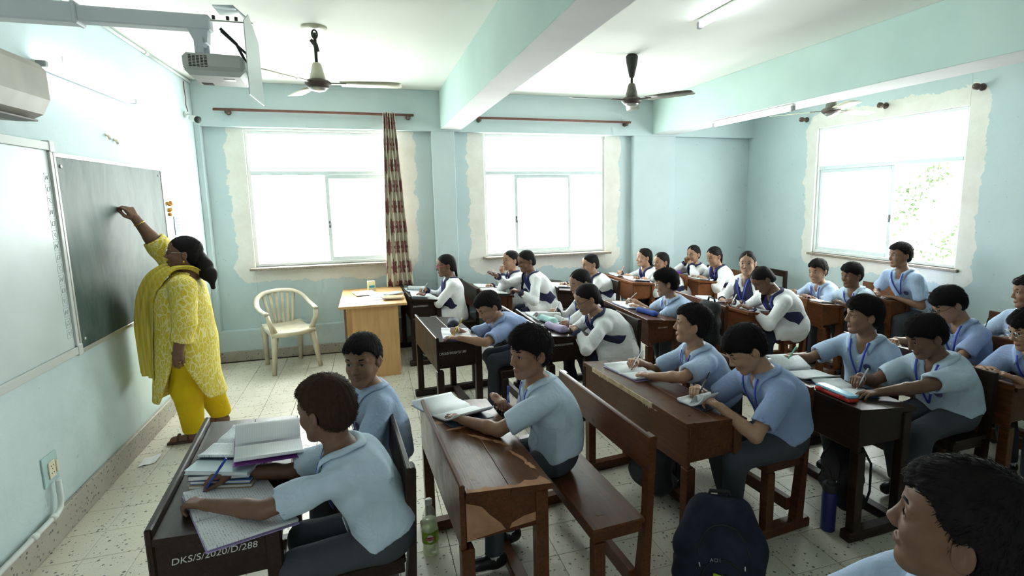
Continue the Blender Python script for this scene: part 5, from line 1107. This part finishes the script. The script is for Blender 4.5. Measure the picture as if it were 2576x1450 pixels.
backpack('grey backpack on the bench behind the boy at the desk numbered 180', TM((1.06, 4.62, .437), R_(0)), .28, .36, .14, (.035, .037, .042))
backpack('black bag on the floor under the dark desk beside the flask', TM((2.45, 2.22, .06), R_(-20)), .32, .38, .16, (.007, .007, .008))
backpack('black bag on the bench between the two boys below the back window', TM((4.62, 4.55, .437), R_(0)), .22, .36, .10, (.010, .010, .012))
# pile of books on the dark desk nearest the chalkboard
zz = .012
pile = [('brown covered book at the bottom of the pile', 'cover_kraft', .22, .30, .014, 84, 0), ('blue covered book second from the bottom of the pile', 'cover_blue', .21, .29, .014, 82, .004), ('thick notebook with worn pages in the middle of the pile', 'cover_dark', .21, .28, .020, 86, -.01), ('notebook in a clear plastic cover near the top of the pile', 'cover_clear', .23, .30, .016, 75, .012)]
for lab, cv, w_, h_, th, rz, dx in pile:
    notebook(lab, on('A', -.575+dx, 2.36, rz-90, zz), h_, w_, th, cover=cv, kind='shut', group='pile of books on the first desk'); zz += th+.001
notebook('open printed book lying on the pile of books', on('A', -.56, 2.46, -12, zz), .30, .20, .010, page='page_print', cover='cover_dark', group='pile of books on the first desk'); 
notebook('open ruled notebook with purple cover on top of the pile', on('A', -.45, 2.40, 10, zz+.018), .36, .24, .012, page='page_ruled', cover='cover_purple', curl=.02, group='pile of books on the first desk', turn=.5)
N_ = lambda key, lab, x, y, rz=0, **k: notebook(lab, on(key, x, y, rz), **k)
N_('A', 'large written notebook under the hands of the boy nearest the wall', -.50, 2.06, 24, w=.42, h=.27, page='page_written', cover='cover_lilac', curl=.010)
N_('B', 'white notebook pushed over the front edge of the worn desk', .345, 2.70, 28, w=.36, h=.25, page='page_ruled', cover='cover_dark', lift=.03, curl=.02)
N_('C', 'notebook of the boy in profile on the glossy brown desk', 1.48, 2.90, 12, w=.32, h=.22, page='page_ruled', cover='cover_lilac', curl=.015)
o = N_('C', 'small notepad held up by the boy bending over the glossy desk', 1.55, 2.33, 20, w=.16, h=.12, page='page_written', cover='cover_dark', lift=.06, turn=-.6)
N_('D', 'open textbook with a turned page on the dark desk', 2.45, 2.62, 6, w=.40, h=.26, page='page_print', cover='cover_dark', curl=.02, turn=.9)
N_('D', 'open notebook under the hands of the boy with a wristwatch', 2.46, 2.27, -4, w=.28, h=.21, page='page_print', cover='cover_blue')
N_('E', 'white notebook under the arm of the boy with glasses', 3.42, 2.72, 0, w=.30, h=.22, cover='cover_clear'); N_('E', 'open notebook before the boy cut off at the right edge', 3.42, 2.26, 10, w=.32, h=.22, cover='cover_clear')
N_('G', 'notebook of the boy with the yellow pen', .60, 4.22, -4, w=.36, h=.22, cover='cover_lilac', curl=.015)
N_('H', 'notebook with raised pages before the far girl at the dark desk', 1.44, 4.60, 6, w=.34, h=.22, page='page_plain', cover='cover_clear', turn=-.8); N_('H', 'notebook under the hands of the girl with black glasses', 1.46, 4.16, 0, w=.28, h=.20, cover='cover_clear')
N_('I', 'open notebook of the boy with wire glasses', 2.37, 4.74, 4, w=.34, h=.22, cover='cover_blue')
N_('J', 'open notebook of the girl facing the camera', 3.27, 4.66, 4, w=.36, h=.20, cover='cover_lilac', curl=.02); N_('J', 'open notebook of the girl bending her head', 3.35, 4.24, 4, w=.34, h=.20, cover='cover_lilac')
N_('K', 'notebook of the left boy below the back window', 4.18, 4.55, 0, w=.28, h=.18, cover='cover_dark'); N_('K', 'notebook of the right boy below the back window', 4.20, 4.25, 0, w=.26, h=.18, cover='cover_dark'); N_('L', 'notebook of the tall boy nearest the back window', 4.87, 4.15, 0, w=.30, h=.20, cover='cover_lilac')
N_('M', 'open notebook of the girl with pink glasses', .50, 6.10, 0, w=.32, h=.22, cover='cover_clear', curl=.015); N_('M', 'open textbook curling up at the far end of the desk by the teacher table', .46, 6.44, 10, w=.28, h=.20, page='page_print', cover='cover_blue', turn=-.5)
N_('N', 'large white book spread open before the girl with raised hand', 1.31, 5.98, 10, w=.36, h=.24, page='page_plain', cover='cover_dark', curl=.02); N_('N', 'open notebook before the far girl at the same desk', 1.27, 6.44, 4, w=.30, h=.20, cover='cover_dark')
N_('O', 'open notebook of the girl below the middle window', 2.16, 6.14, 0, w=.32, h=.20, cover='cover_dark'); N_('P', 'open notebook of the left girl by the pier', 3.10, 6.50, 0, w=.30, h=.20, cover='cover_dark', curl=.02); N_('P', 'open notebook of the right girl by the pier', 3.13, 6.10, 4, w=.32, h=.20, cover='cover_dark', curl=.02)
N_('Q', 'open notebook of the girl reading in the back corner', 3.96, 5.96, 0, w=.30, h=.20, cover='cover_dark'); N_('R', 'white notebook at the bottom right corner of the photo', 1.70, .86, 10, w=.30, h=.22, cover='cover_clear')
pencil_case('navy cloth pencil case on the desk numbered 180', on('G', .62, 4.52, 80), .19, .10, .075, (.012, .014, .03))
pencil_case('mint pencil case on the dark desk', on('H', 1.41, 4.40, -70), .22, .085, .05, (.30, .52, .50), (.5, .5, .5)); pencil_case('lilac pencil case on the dark desk', on('H', 1.38, 4.08, -68), .23, .085, .05, (.36, .30, .46), (.2, .2, .2))
pencil_case('long blue pencil case on the brown desk', on('I', 2.35, 4.36, -72), .24, .06, .04, (.02, .06, .30)); pencil_case('patterned blue pencil case near the right edge of the photo', on('E3', 4.22, 2.72, 30), .19, .07, .045, (.03, .06, .28)); pencil_case('purple pencil pouch in front of the girl with her hand at her mouth', on('Q', 3.94, 6.42, 60), .16, .06, .04, (.16, .05, .38))
o = empty('pencil_box'); o.matrix_world = on('D', 2.305, 2.18, 0); tag(o, 'blue and red plastic pencil box on the edge of the dark desk', 'pencil box')
link('red_tray', MB().box((-.036, -.115, 0), (.036, .115, .020), .006).mesh('red_tray'), mat('tray_red', (.55, .03, .02), .35), o); link('blue_lid', MB().box((-.035, -.113, .020), (.035, .113, .036), .006).mesh('blue_lid'), mat('lid_blue', (.22, .50, .68), .35), o)
for y in (-.07, .07): link('clasp', MB().box((-.041, y-.014, .010), (-.034, y+.014, .028), .002).mesh('clasp'), MAT['tray_red'], o)
# ------------------------------------------------------------------ pupils
HD = {'A1': (-0.196, 2.100, 1.021), 'A2': (-0.069, 2.660, 1.037), 'B1': (0.696, 2.460, 1.045), 'C1': (1.818, 2.800, 1.014), 'C2': (1.781, 2.260, 1.007), 'D1': (2.909, 2.580, 1.026), 'D2': (2.948, 2.200, 0.978), 'E1': (3.755, 2.660, 1.016), 'E2': (3.673, 2.120, 0.970), 'E3': (4.501, 2.620, 1.057), 'G1': (0.866, 4.250, 0.920), 'H1': (1.751, 4.500, 1.022), 'H2': (1.637, 4.050, 0.965), 'I1': (2.579, 4.420, 0.982), 'J1': (3.625, 4.620, 1.091), 'J2': (3.447, 4.170, 0.990), 'K1': (4.410, 4.500, 0.981), 'K2': (4.457, 4.120, 0.986), 'L1': (4.885, 3.970, 1.177), 'M': (0.772, 6.050, 1.052), 'N1': (1.590, 6.380, 1.034), 'N2': (1.664, 5.950, 1.067), 'O': (2.488, 6.050, 0.981), 'P1': (3.397, 6.400, 0.979), 'P2': (3.434, 6.020, 0.960), 'Q1': (4.076, 6.300, 0.999), 'Q2': (4.134, 5.920, 1.007)}
people_materials(); templates()
def hp(key, x, y, pose='rest', dz=0): return (x, y, hz(key, x, y)+{'rest': .030, 'write': .058, 'curl': .045}[pose]+dz)
def P_(hk, dk, label, yaw, pitch=0, R=None, L=None, rp='write', lp='rest', pen=None, penlabel=None, penside='R', **k):
    hands = []
    if R: hands.append(('R', R if len(R) == 3 else hp(dk, *R, rp), rp, k.pop('rd', None), k.pop('rn', None)))
    if L: hands.append(('L', L if len(L) == 3 else hp(dk, *L, lp), lp, k.pop('ld', None), k.pop('ln', None)))
    k.setdefault('s', .93); k.setdefault('seat', DESKS[dk].seat)
    r, a = person(hk, label, HD[hk], yaw, pitch, hands=hands, **k)
    if pen: pen_in_hand(a, penside, *pen)
    return r, a
BL = ('blue', (.02, .05, .40)); YE = ('yellow', (.62, .42, .03)); GR = ('green', (.10, .55, .38)); WH = ('white', (.75, .76, .78)); BK = ('black', (.02, .02, .025)); TL = ('teal', (.02, .30, .34)); PK = ('pink', (.75, .35, .30)); SL = ('silver', (.5, .52, .56))
# front column, near the camera
P_('A1', 'A', 'boy with brown hair seen from behind, writing at the desk numbered 288', 145, 6, R=(-.600, 2.23), L=(-.635, 2.06), lod='mid', hair='short', haircol='hair_brown', skin='skin_deep', shirt='shirt_blue_pale', pen=(BL, 'blue pen of the boy seen from behind', .16), ids=True, hs=1.03, body=176, poles={'L': (.1, -1, -.6)}, lp='curl', fat=.98)
P_('A2', 'A', 'boy turning his head to look at the camera beside the pile of books', 248, 3, L=(-.22, 2.52, .80), R=(-.30, 2.72, .78), rp='rest', lod='hi', hair='short', skin='skin_brown', body=196, lean=.05, half=True, hs=.98)
P_('B1', 'B', 'boy with tousled hair gazing at the board over the worn desk', 200, 2, L=(.335, 2.54), R=(.590, 2.66), rp='write', lod='hi', hair='messy', skin='skin_brown', shirt='shirt_blue_pale', pen=(BL, 'blue pen in the folded hand of the tousled boy', .145), body=178, rd=(.35, -.9, -.2), poles={'R': (-.8, .5, -.6), 'L': (.2, -.9, -.35)}, bracelet=('R', 'thread_red'), bulge=.05)
P_('C1', 'C', 'boy in profile with chin raised at the glossy brown desk', 147, -4, R=(1.50, 2.96), L=(1.475, 2.76), lod='hi', hair='short', skin='skin_tan', shirt='shirt_blue', pen=(WH, 'white pen of the boy in profile', .15), body=172, poles={'L': (.3, -.9, .15)})
P_('C2', 'C', 'boy bending low over a notepad in the middle of the photo', 168, 32, R=(1.585, 2.40), L=(1.575, 2.24), lod='mid', hair='fringe', skin='skin_light', shirt='shirt_blue_deep', pen=(BK, 'dark pencil of the boy bending over a notepad', .18), body=176, bulge=.05, lean=.13, lp='curl', poles={'L': (.4, -.8, -.5)}, s=.97, fat=1.0)
P_('D1', 'D', 'boy with straight fringe holding a green pen out to the left', 157, 0, R=(2.47, 2.74), lod='mid', hair='fringe', skin='skin_brown', shirt='shirt_blue', pen=(GR, 'green pen of the boy with straight fringe', .15), body=190, L=(2.85, 2.50, .62), lean=.07)
P_('D2', 'D', 'plump boy with a wristwatch writing beside the blue and red box', 162, 24, R=(2.55, 2.28), L=(2.47, 2.12), lod='mid', hair='fringe', skin='skin_deep', shirt='shirt_blue_pale', pen=(SL, 'clear pen of the plump boy', .145), body=182, fat=1.10, lean=.12, bracelet=('R', 'chrome_dull'), s=.98)
P_('E1', 'E', 'boy with dark glasses bending his head behind the plump boy', 156, 30, R=(3.42, 2.78), L=(3.40, 2.58), lod='mid', hair='fringe', skin='skin_tan', shirt='shirt_blue_deep', glasses='black', body=176)
P_('E2', 'E', 'boy with pale wire glasses cut off at the right edge', 160, 16, R=(3.47, 2.20), L=(3.42, 2.06), rp='rest', lod='mid', hair='fringe', skin='skin_tan', shirt='shirt_blue_deep', glasses='silver', bracelet=('R', 'thread_red'), s=.98, pen=None)
P_('E3', 'E3', 'boy at the right edge next to the back wall', 142, 4, R=(4.26, 2.78), L=(4.24, 2.54), lod='lo', hair='short', skin='skin_brown', shirt='shirt_blue', pen=(BK, 'black pen of the boy next to the back wall', .16))
HD['F'] = (1.05, .680, 1.145)
person('F', 'boy in the right foreground with close cropped hair looking left', HD['F'], 119, -7, hands=[('R', (.62, 1.0, .78), 'rest'), ('L', (.60, .70, .78), 'rest')], body=165, seat=.52, lod='hi', hair='short', skin='skin_deep', shirt='shirt_blue', hs=1.08, s=1.0, torso=.42, legs=False)
# middle column
P_('G1', 'G', 'boy writing with a yellow pen at the desk numbered 180', 198, 30, R=(.585, 4.22), L=(.545, 4.04), lod='mid', hair='short', skin='skin_tan', shirt='shirt_blue_deep', pen=(YE, 'yellow pen of the boy at the desk numbered 180', .16), poles={'L': (.3, -.9, -.3)}, bulge=.06)
P_('H1', 'H', 'girl half hidden behind the girl with black glasses', 194, 14, R=(1.55, 4.66), L=(1.42, 4.56), kind='girl', hair='girl', lod='mid', skin='skin_tan', pen=(WH, 'white pen of the half hidden girl', .15))
P_('H2', 'H', 'girl with black glasses and a long braid down her back', 178, 22, R=(1.47, 4.13), L=(1.50, 3.99), kind='girl', hair='girl', lod='mid', skin='skin_tan', glasses='black', braid=[(-.05, -.03, -.08), (-.13, -.06, -.22), (-.17, -.08, -.42), (-.17, -.08, -.58)], pen=(BL, 'blue pen of the girl with black glasses', .14), poles={'L': (.5, -.8, -.4)}, lp='curl', s=.98, bulge=.05)
P_('I1', 'I', 'boy with wire glasses writing beside the long blue pencil case', 156, 8, R=(2.40, 4.80), L=(2.37, 4.62), lod='mid', hair='messy', skin='skin_tan', shirt='shirt_blue', glasses='silver', pen=(SL, 'silver pen of the boy with wire glasses', .16))
P_('J1', 'J', 'girl facing the camera from the reddish brown desk', 222, 0, R=(3.30, 4.56), L=(3.34, 4.44), rp='rest', kind='girl', hair='girl', lod='mid', skin='skin_light', body=195, ids=False, s=1.0, braid=[(-.02, -.06, -.06), (-.03, -.08, -.2), (-.04, -.08, -.3)])
P_('J2', 'J', 'girl bowing her head with hair over her shoulder', 170, 38, roll=8, R=(3.24, 4.36), L=(3.26, 4.16), kind='girl', hair='girl', lod='mid', skin='skin_deep', pen=(WH, 'white pen of the girl bowing her head', .14), s=1.0, bulge=.05, braid=[(.02, -.03, -.06), (.05, -.04, -.16), (.07, -.05, -.26)])
P_('K1', 'K', 'left of two boys seated below the back window', 192, 10, R=(4.18, 4.58), L=(4.20, 4.40), lod='lo', hair='short', skin='skin_tan', shirt='shirt_blue', s=.90)
P_('K2', 'K', 'right of two boys seated below the back window, arm stretched out', 180, 6, R=(4.15, 4.36), L=(4.28, 4.06), rp='rest', lod='lo', hair='fringe', skin='skin_deep', shirt='shirt_blue_pale', s=.92)
P_('L1', 'L', 'tall boy sitting upright right in front of the back window', 165, 2, R=(4.80, 4.12), L=(4.82, 3.98), rp='curl', lp='rest', lod='lo', hair='short', skin='skin_brown', shirt='shirt_blue', s=.98, torso=.46, seat=.50)
# window column
P_('M', 'M', 'girl with pink glasses writing next to the teacher table', 184, 5, R=(.52, 6.20), L=(.50, 6.06), kind='girl', hair='girl', lod='mid', skin='skin_deep', glasses='pink', pen=(SL, 'silver pen of the girl with pink glasses', .15), lanyard=True, braid=[(-.01, -.01, -.05), (-.02, .0, -.12)])
P_('N1', 'N', 'girl behind another, holding a hand up to her chin', 201, 0, R=(1.33, 6.42), L=(1.46, 6.30, .93), lp='curl', rp='rest', ld=(-.3, .2, .9), ln=(-.6, -.6, .2), kind='girl', hair='girl', lod='lo', skin='skin_tan')
P_('N2', 'N', 'girl with a front braid raising her pen hand', 194, 14, R=(1.30, 6.02, .95), L=(1.48, 5.78, .77), rd=(-.6, .1, .75), rn=(.3, -.4, .6), lp='curl', kind='girl', hair='girl', lod='mid', skin='skin_deep', pen=(SL, 'silver pen in the raised hand', .14), braid=[(.05, -.06, -.05), (.10, -.08, -.14), (.13, -.07, -.30), (.13, -.06, -.40)], ids=True, s=1.0, torso=.42)
P_('O', 'O', 'girl with a side braid below the middle window', 186, 10, R=(2.20, 6.20), L=(2.25, 6.02), rp='rest', kind='girl', hair='girl', lod='lo', skin='skin_light', braid=[(.02, -.04, -.06), (.05, -.06, -.16), (.06, -.06, -.26)])
P_('P1', 'P', 'left of two girls by the pier, holding a pink pen', 178, 0, R=(3.10, 6.52), L=(3.16, 6.36), kind='girl', hair='girl', lod='lo', skin='skin_light', pen=(PK, 'pink pen of the girl by the pier', .15), braid=[(-.02, -.03, -.08), (-.03, -.05, -.2)], bracelet=('R', 'thread_red'))
P_('P2', 'P', 'right of two girls by the pier, hands flat on her book', 190, 4, R=(3.16, 6.16), L=(3.22, 6.02), rp='rest', kind='girl', hair='girl', lod='lo', skin='skin_tan', braid=[(-.03, -.03, -.08), (-.04, -.04, -.2)])
P_('Q1', 'Q', 'pupil in the back corner resting her mouth on her hand', 203, 4, R=(3.99, 6.33, .935), L=(3.99, 6.24, .90), rp='curl', lp='curl', rd=(-.2, -.4, .8), ld=(.0, .9, .3), ln=(-.7, -.1, .6), kind='girl', hair='girl', lod='lo', skin='skin_tan')
P_('Q2', 'Q', 'girl with a ponytail reading in the back corner', 190, 18, R=(3.92, 6.04), L=(3.96, 5.90), rp='rest', kind='girl', hair='girl', lod='lo', skin='skin_tan', braid=[(-.05, -.04, .02), (-.07, -.07, -.08), (-.06, -.08, -.18)])
# ------------------------------------------------------------------ the teacher
def kurta_mat():
    m = mat('kurta_yellow', (.62, .48, .03), .8, .2); t = NT(m); v = t.coord((1, 1, 1), 'World')
    v2 = t.node('ShaderNodeMapping', inp={'Vector': v, 'Scale': (1, 1, .45), 'Rotation': (.5, .4, .2)}).outputs[0]
    nz = t.node('ShaderNodeTexNoise', inp={'Vector': v2, 'Scale': 11., 'Detail': 1.}).outputs[1]
    vv = t.node('ShaderNodeVectorMath', operation='MULTIPLY_ADD', inp={0: nz, 1: (.10, .10, .10), 2: v2}).outputs[0]
    wv = t.node('ShaderNodeTexWave', inp={'Vector': vv, 'Scale': 24., 'Distortion': 9., 'Detail': 1.0, 'Detail Scale': 2.2}).outputs[1]
    ln = t.ramp(t.math('ABSOLUTE', t.math('SUBTRACT', wv, .55)), .16, .07)
    vo = t.node('ShaderNodeTexVoronoi', feature='DISTANCE_TO_EDGE', inp={'Vector': vv, 'Scale': 38.}).outputs[0]; ed = t.ramp(vo, .09, .045)
    t.col(t.mix(t.math('MULTIPLY', t.math('MAXIMUM', ln, ed), .75), (.62, .47, .022), (.80, .74, .42))); t.bump(t.noise(v, 30, 3), .3, .008)
    return m
def teacher():
    km = kurta_mat(); ym = cloth_mat('salwar_yellow', (.66, .46, .008)); dm = mat('dupatta_yellow', (.60, .47, .06), .8, .2); t = NT(dm); v = t.coord((1, 1, 1), 'World'); X, Y, Zz = sep(t, v)
    t.col(t.mix(t.ramp(t.math('FRACT', t.math('MULTIPLY', t.math('ADD', X, Y), 42)), .45, .55), (.62, .48, .05), (.66, .55, .13)))
    dx, y0 = -.005, 4.58; up = V3(0, 0, 1)
    Hc = V3(-1.292, y0, 1.418); Rh = np.array(Euler((0, 0, R_(189))).to_matrix() @ Euler((0, R_(-9), 0)).to_matrix()); MH = np.eye(4); MH[:3, :3] = Rh*1.04; MH[:3, 3] = Hc; H = lambda x, y, z: place(np.array([[x, y, z]]), MH)[0]
    V = []; F = []; LP = []; n = 0
    def addm(v, f, l=None):
        nonlocal n
        V.append(v); F.append(f+n); LP.append(np.zeros(len(v)) if l is None else l); n += len(v)
    hv, hf, hl = TPL['head_mid']; addm(place(hv, MH), hf, hl)
    zs = [.33, .40, .52, .66, .80, .90, 1.00, 1.10, 1.18, 1.25, 1.30]; xc = [-1.352, -1.350, -1.348, -1.342, -1.335, -1.340, -1.345, -1.345, -1.330, -1.305, -1.290]; dd = [.240, .226, .214, .206, .200, .190, .188, .180, .150, .095, .06]; ww = [.225, .225, .225, .226, .224, .205, .196, .198, .200, .160, .08]
    def loft(inf):
        def f(P):
            z = P[:, 2]; a = np.interp(z, zs, dd)+inf; b = np.interp(z, zs, ww)+inf; c = np.interp(z, zs, xc)
            return (np.sqrt(((P[:, 0]-c)/a)**2+((P[:, 1]-y0)/b)**2)-1)*np.minimum(a, b)*.9
        return f
    NT_, NB = H(-.024, 0, -.10), V3(-1.275, y0, 1.265)
    SL_, EL, WL, HL = V3(-1.262, y0-.195, 1.200), V3(-1.262, y0-.245, .955), V3(-1.318, y0-.250, .775), V3(-.10, 0, -1)
    SR, ER, WR = V3(-1.330, y0+.150, 1.225), V3(-1.470, y0+.115, 1.455), V3(-1.575, y0+.055, 1.672); FR = unit(V3(-.42, -.12, .9))
    sk = SDF(); sk.cap(NT_, NB, .052, .060, 0).cap(NB, NB-up*.12-V3(.03, 0, 0), .065, .085, .04).cap(NB-up*.05, SL_, .06, .06, .04).cap(NB-up*.05, SR, .06, .06, .04)
    for s_, e, w, fd in ((SL_, EL, WL, HL), (SR, ER, WR, FR)): sk.cap(s_, e, .060, .050, .03).cap(e, e+(w-e)*.35, .050, .048, .02).cap(e+(w-e)*.35, w, .048, .030, .02).cap(w, w+unit(fd)*.012, .028, .026, .01)
    ank = [(V3(-1.350, y0-.02, .075), V3(-1.345, y0-.075, .45)), (V3(-1.235, y0+.26, .085), V3(-1.285, y0+.13, .45))]
    sk.cap(NB-up*.12-V3(.04, 0, 0), V3(-1.335, y0, .80), .08, .11, .05)
    for (a, kn), s_ in zip(ank, (-1, 1)): sk.cap(V3(-1.335, y0+s_*.08, .78), kn, .085, .06, .04).cap(kn, a, .06, .042, .03).cap(a+V3(.03, 0, -.045), a+V3(-.13, -.005, -.052), .036, .030, .03)
    sk.plane((0, 0, .012), (0, 0, -1), .003)
    v, f = sk.mesh(.010); addm(v, f)
    MR = frame(FR, V3(.75, -.55, .35)); MR[:3, 3] = WR; MR[:3, :3] *= 1.04; tv, tf = TPL['hand_write_hi']; addm(place(tv, MR), tf)
    ML = frame(HL, V3(-.1, -1, 0)); ML[:3, 3] = WL; ML[:3, :3] *= 1.04; tv, tf = TPL['hand_hang_hi']; tv = tv*np.array([1, -1, 1]); addm(place(tv, ML), tf[:, ::-1])
    me = npmesh('person', np.concatenate(V), np.concatenate(F)); me.attributes.new('lip', 'FLOAT', 'POINT').data.foreach_set('value', np.concatenate(LP).astype(np.float32))
    root = link('person', me, MAT['skin_deep']); tag(root, 'teacher in a yellow leaf-print kurta reaching up to write on the chalkboard', 'person'); ch = lambda nm, me_, mt, M=None: link(nm, me_, mt, root, M); Mm = Matrix(MH.tolist())
    ch('hair', TPL['hair_girl_hi'], MAT['hair_black'], Mm); face_bits(ch, Mm, True)
    pt = SDF().cap(H(-.085, 0, -.02), H(-.125, 0, -.07), .055, .050, 0).cap(H(-.125, 0, -.07), V3(-1.135, y0-.03, 1.255), .050, .042, .03).cap(V3(-1.135, y0-.03, 1.255), V3(-1.120, y0-.04, 1.165), .042, .016, .03); pt.fn(wrinkle(.011, 1.9, 4), 0, 'd'); v, f = pt.mesh(.005); ch('ponytail', npmesh('ponytail', v, f), MAT['hair_black'])
    k = SDF(); k.fn(loft(0)); k.lo = V3(-1.72, y0-.36, .30); k.hi = V3(-1.05, y0+.33, 1.62)
    k.fn(lambda P: np.maximum(P[:, 2]-1.295, .345+.06*np.sin(P[:, 0]*9+1)*.2-P[:, 2]), .02, 'i')
    inner = loft(-.032); k.fn(lambda P: np.maximum(inner(P), P[:, 2]-.74), .004, 's')
    k.fn(lambda P: np.maximum(np.abs(P[:, 0]+1.345)-(.74-P[:, 2])*.40, P[:, 1]-(y0-.02)), .006, 's')
    for s_, e, w, t1, r in ((SL_, EL, WL, .72, (.086, .076, .068)), (SR, ER, WR, .30, (.090, .076, .070))):
        q = e+(w-e)*t1; u = unit(w-e); sl = SDF().cap(s_, e, r[0], r[1], 0).cap(e, q+u*.03, r[1], r[2], .03).plane(q, u, .003).cap(q-u*.03, q+u*.06, r[2]-.016, r[2]-.012, .003, 's'); k.fn(sl.ev, .035)
    kbase = SDF(); kbase.ops = k.ops[:]; k.cap(H(-.02, 0, -.05), NB+up*.03, .056, .058, .006, 's'); k.ell(NB+V3(-.085, 0, -.03), (.03, .035, .06), .01, 's'); k.fn(wrinkle(.007, .7, 9), 0, 'd')
    v, f = k.mesh(.0105); ch('kurta', npmesh('kurta', v, f), km)
    z_ = SDF(); z_.cap(V3(-1.335, y0-.05, .80), V3(-1.335, y0+.05, .80), .155, None, 0)
    for (a, kn), s_ in zip(ank, (-1, 1)): z_.cap(V3(-1.335, y0+s_*.085, .76), kn, .125, .100, .05).cap(kn, a+up*.03, .100, .072, .05)
    z_.plane((0, 0, .075), (0, 0, -1), .004); z_.fn(wrinkle(.008, .6, 2), 0, 'd'); v, f = z_.mesh(.010); ch('salwar', npmesh('salwar', v, f), ym)
    for a, kn in ank:
        sd = ch('sandal', MB().prism([(a[0]-.170, a[1]-.035), (a[0]-.165, a[1]+.03), (a[0]+.03, a[1]+.038), (a[0]+.075, a[1]), (a[0]+.03, a[1]-.038)], 2, .001, .018).mesh('sandal'), mat('sandal_brown', (.06, .035, .025), .6))
        for xx in (-.10, -.03): link('strap', MB().tube([(a[0]+xx, a[1]-.040, .015), (a[0]+xx, a[1]-.030, .055), (a[0]+xx, a[1], .066), (a[0]+xx, a[1]+.030, .055), (a[0]+xx, a[1]+.040, .015)], .006, 6).mesh('strap'), MAT['sandal_brown'], sd)
    # dupatta: pleated strip from the shoulder down the front
    path = [(-1.235, y0+.05, 1.245), (-1.285, y0-.02, 1.320), (-1.375, y0-.06, 1.330), (-1.470, y0-.07, 1.255), (-1.535, y0-.06, 1.130), (-1.565, y0-.05, .980), (-1.590, y0-.04, .800), (-1.605, y0-.04, .640), (-1.612, y0-.04, .545)]; path = np.array(path); tt = np.linspace(0, 8, 50); C = np.stack([np.interp(tt, range(9), path[:, i]) for i in range(3)], 1)
    for _ in range(6): C[1:-1] = (C[:-2]+2*C[1:-1]+C[2:])/4
    G = []
    for i, c in enumerate(C):
        tg = unit(C[min(i+1, 49)]-C[max(i-1, 0)]); sd = unit(V3(.75, -.66, 0)-tg*(V3(.75, -.66, 0)@tg)); nn = np.cross(sd, tg); w = .10+.05*i/49
        G.append([c+sd*w*(u-.5)*2+nn*.014*math.sin(u*24+1.2*math.sin(i*.08)) for u in np.linspace(0, 1, 34)])
    G = np.array(G); sh = G.shape; G = kbase.push(G.reshape(-1, 3), .010, 5).reshape(sh); G[..., 0] = np.maximum(G[..., 0], XL+.045+.01*np.sin(np.arange(sh[1])*.9)); ch('dupatta', MB().sheet(G, .002).mesh('dupatta'), dm)
    gb = MB()
    for y in (-1, 1):
        gb.tube([(.100, y*.031+.0205*math.cos(a), .000+.0150*math.sin(a)) for a in np.linspace(0, 2*math.pi, 19)], .0011, 6); gb.tube([(.099, y*.0515, .004), (.060, y*.073, .004), (.0, y*.0795, .010), (-.022, y*.0795, .000)], .0011, 6)
    gb.tube([(.100, -.0105, .003), (.1045, 0, .006), (.100, .0105, .003)], .0012, 6); q_ = ch('glasses', gb.mesh('glasses'), MAT['glasses_silver'], Mm); lenses(q_)
    for y in (-1, 1): ch('earring', MB().lathe([(.002, 0), (.009, -.006), (.010, -.014), (.004, -.020)], (-.012, y*.080, -.040), 10).mesh('earring'), MAT['gold'], Mm)
    u = unit(WR-ER); n1 = unit(np.cross(u, up)); n2 = np.cross(u, n1); c = WR-u*.035
    ch('bangle', MB().tube([c+.036*(math.cos(a)*n1+math.sin(a)*n2) for a in np.linspace(0, 6.283, 25)], .0035, 8).mesh('bangle'), MAT['gold'])
    rp = place(np.array([[.09, .009, .004]]), ML)[0]; ch('ring', MB().tube([rp+.0105*(math.cos(a)*V3(1, 0, 0)+math.sin(a)*V3(0, 1, 0)) for a in np.linspace(0, 6.283, 17)], .002, 6).mesh('ring'), MAT['gold'])
    tip = place(np.array([[.108, .020, -.050]]), MR)[0]; d = unit(V3(-.95, -.1, .25)); o = MB().lathe([(.0045, 0), (.005, .002), (.005, .045), (.003, .047)], tip-d*.02, 10, d).build('chalk_stick', mat('chalk', (.62, .62, .58), .95)); tag(o, 'short piece of white chalk between the teacher fingers', 'chalk')
teacher()
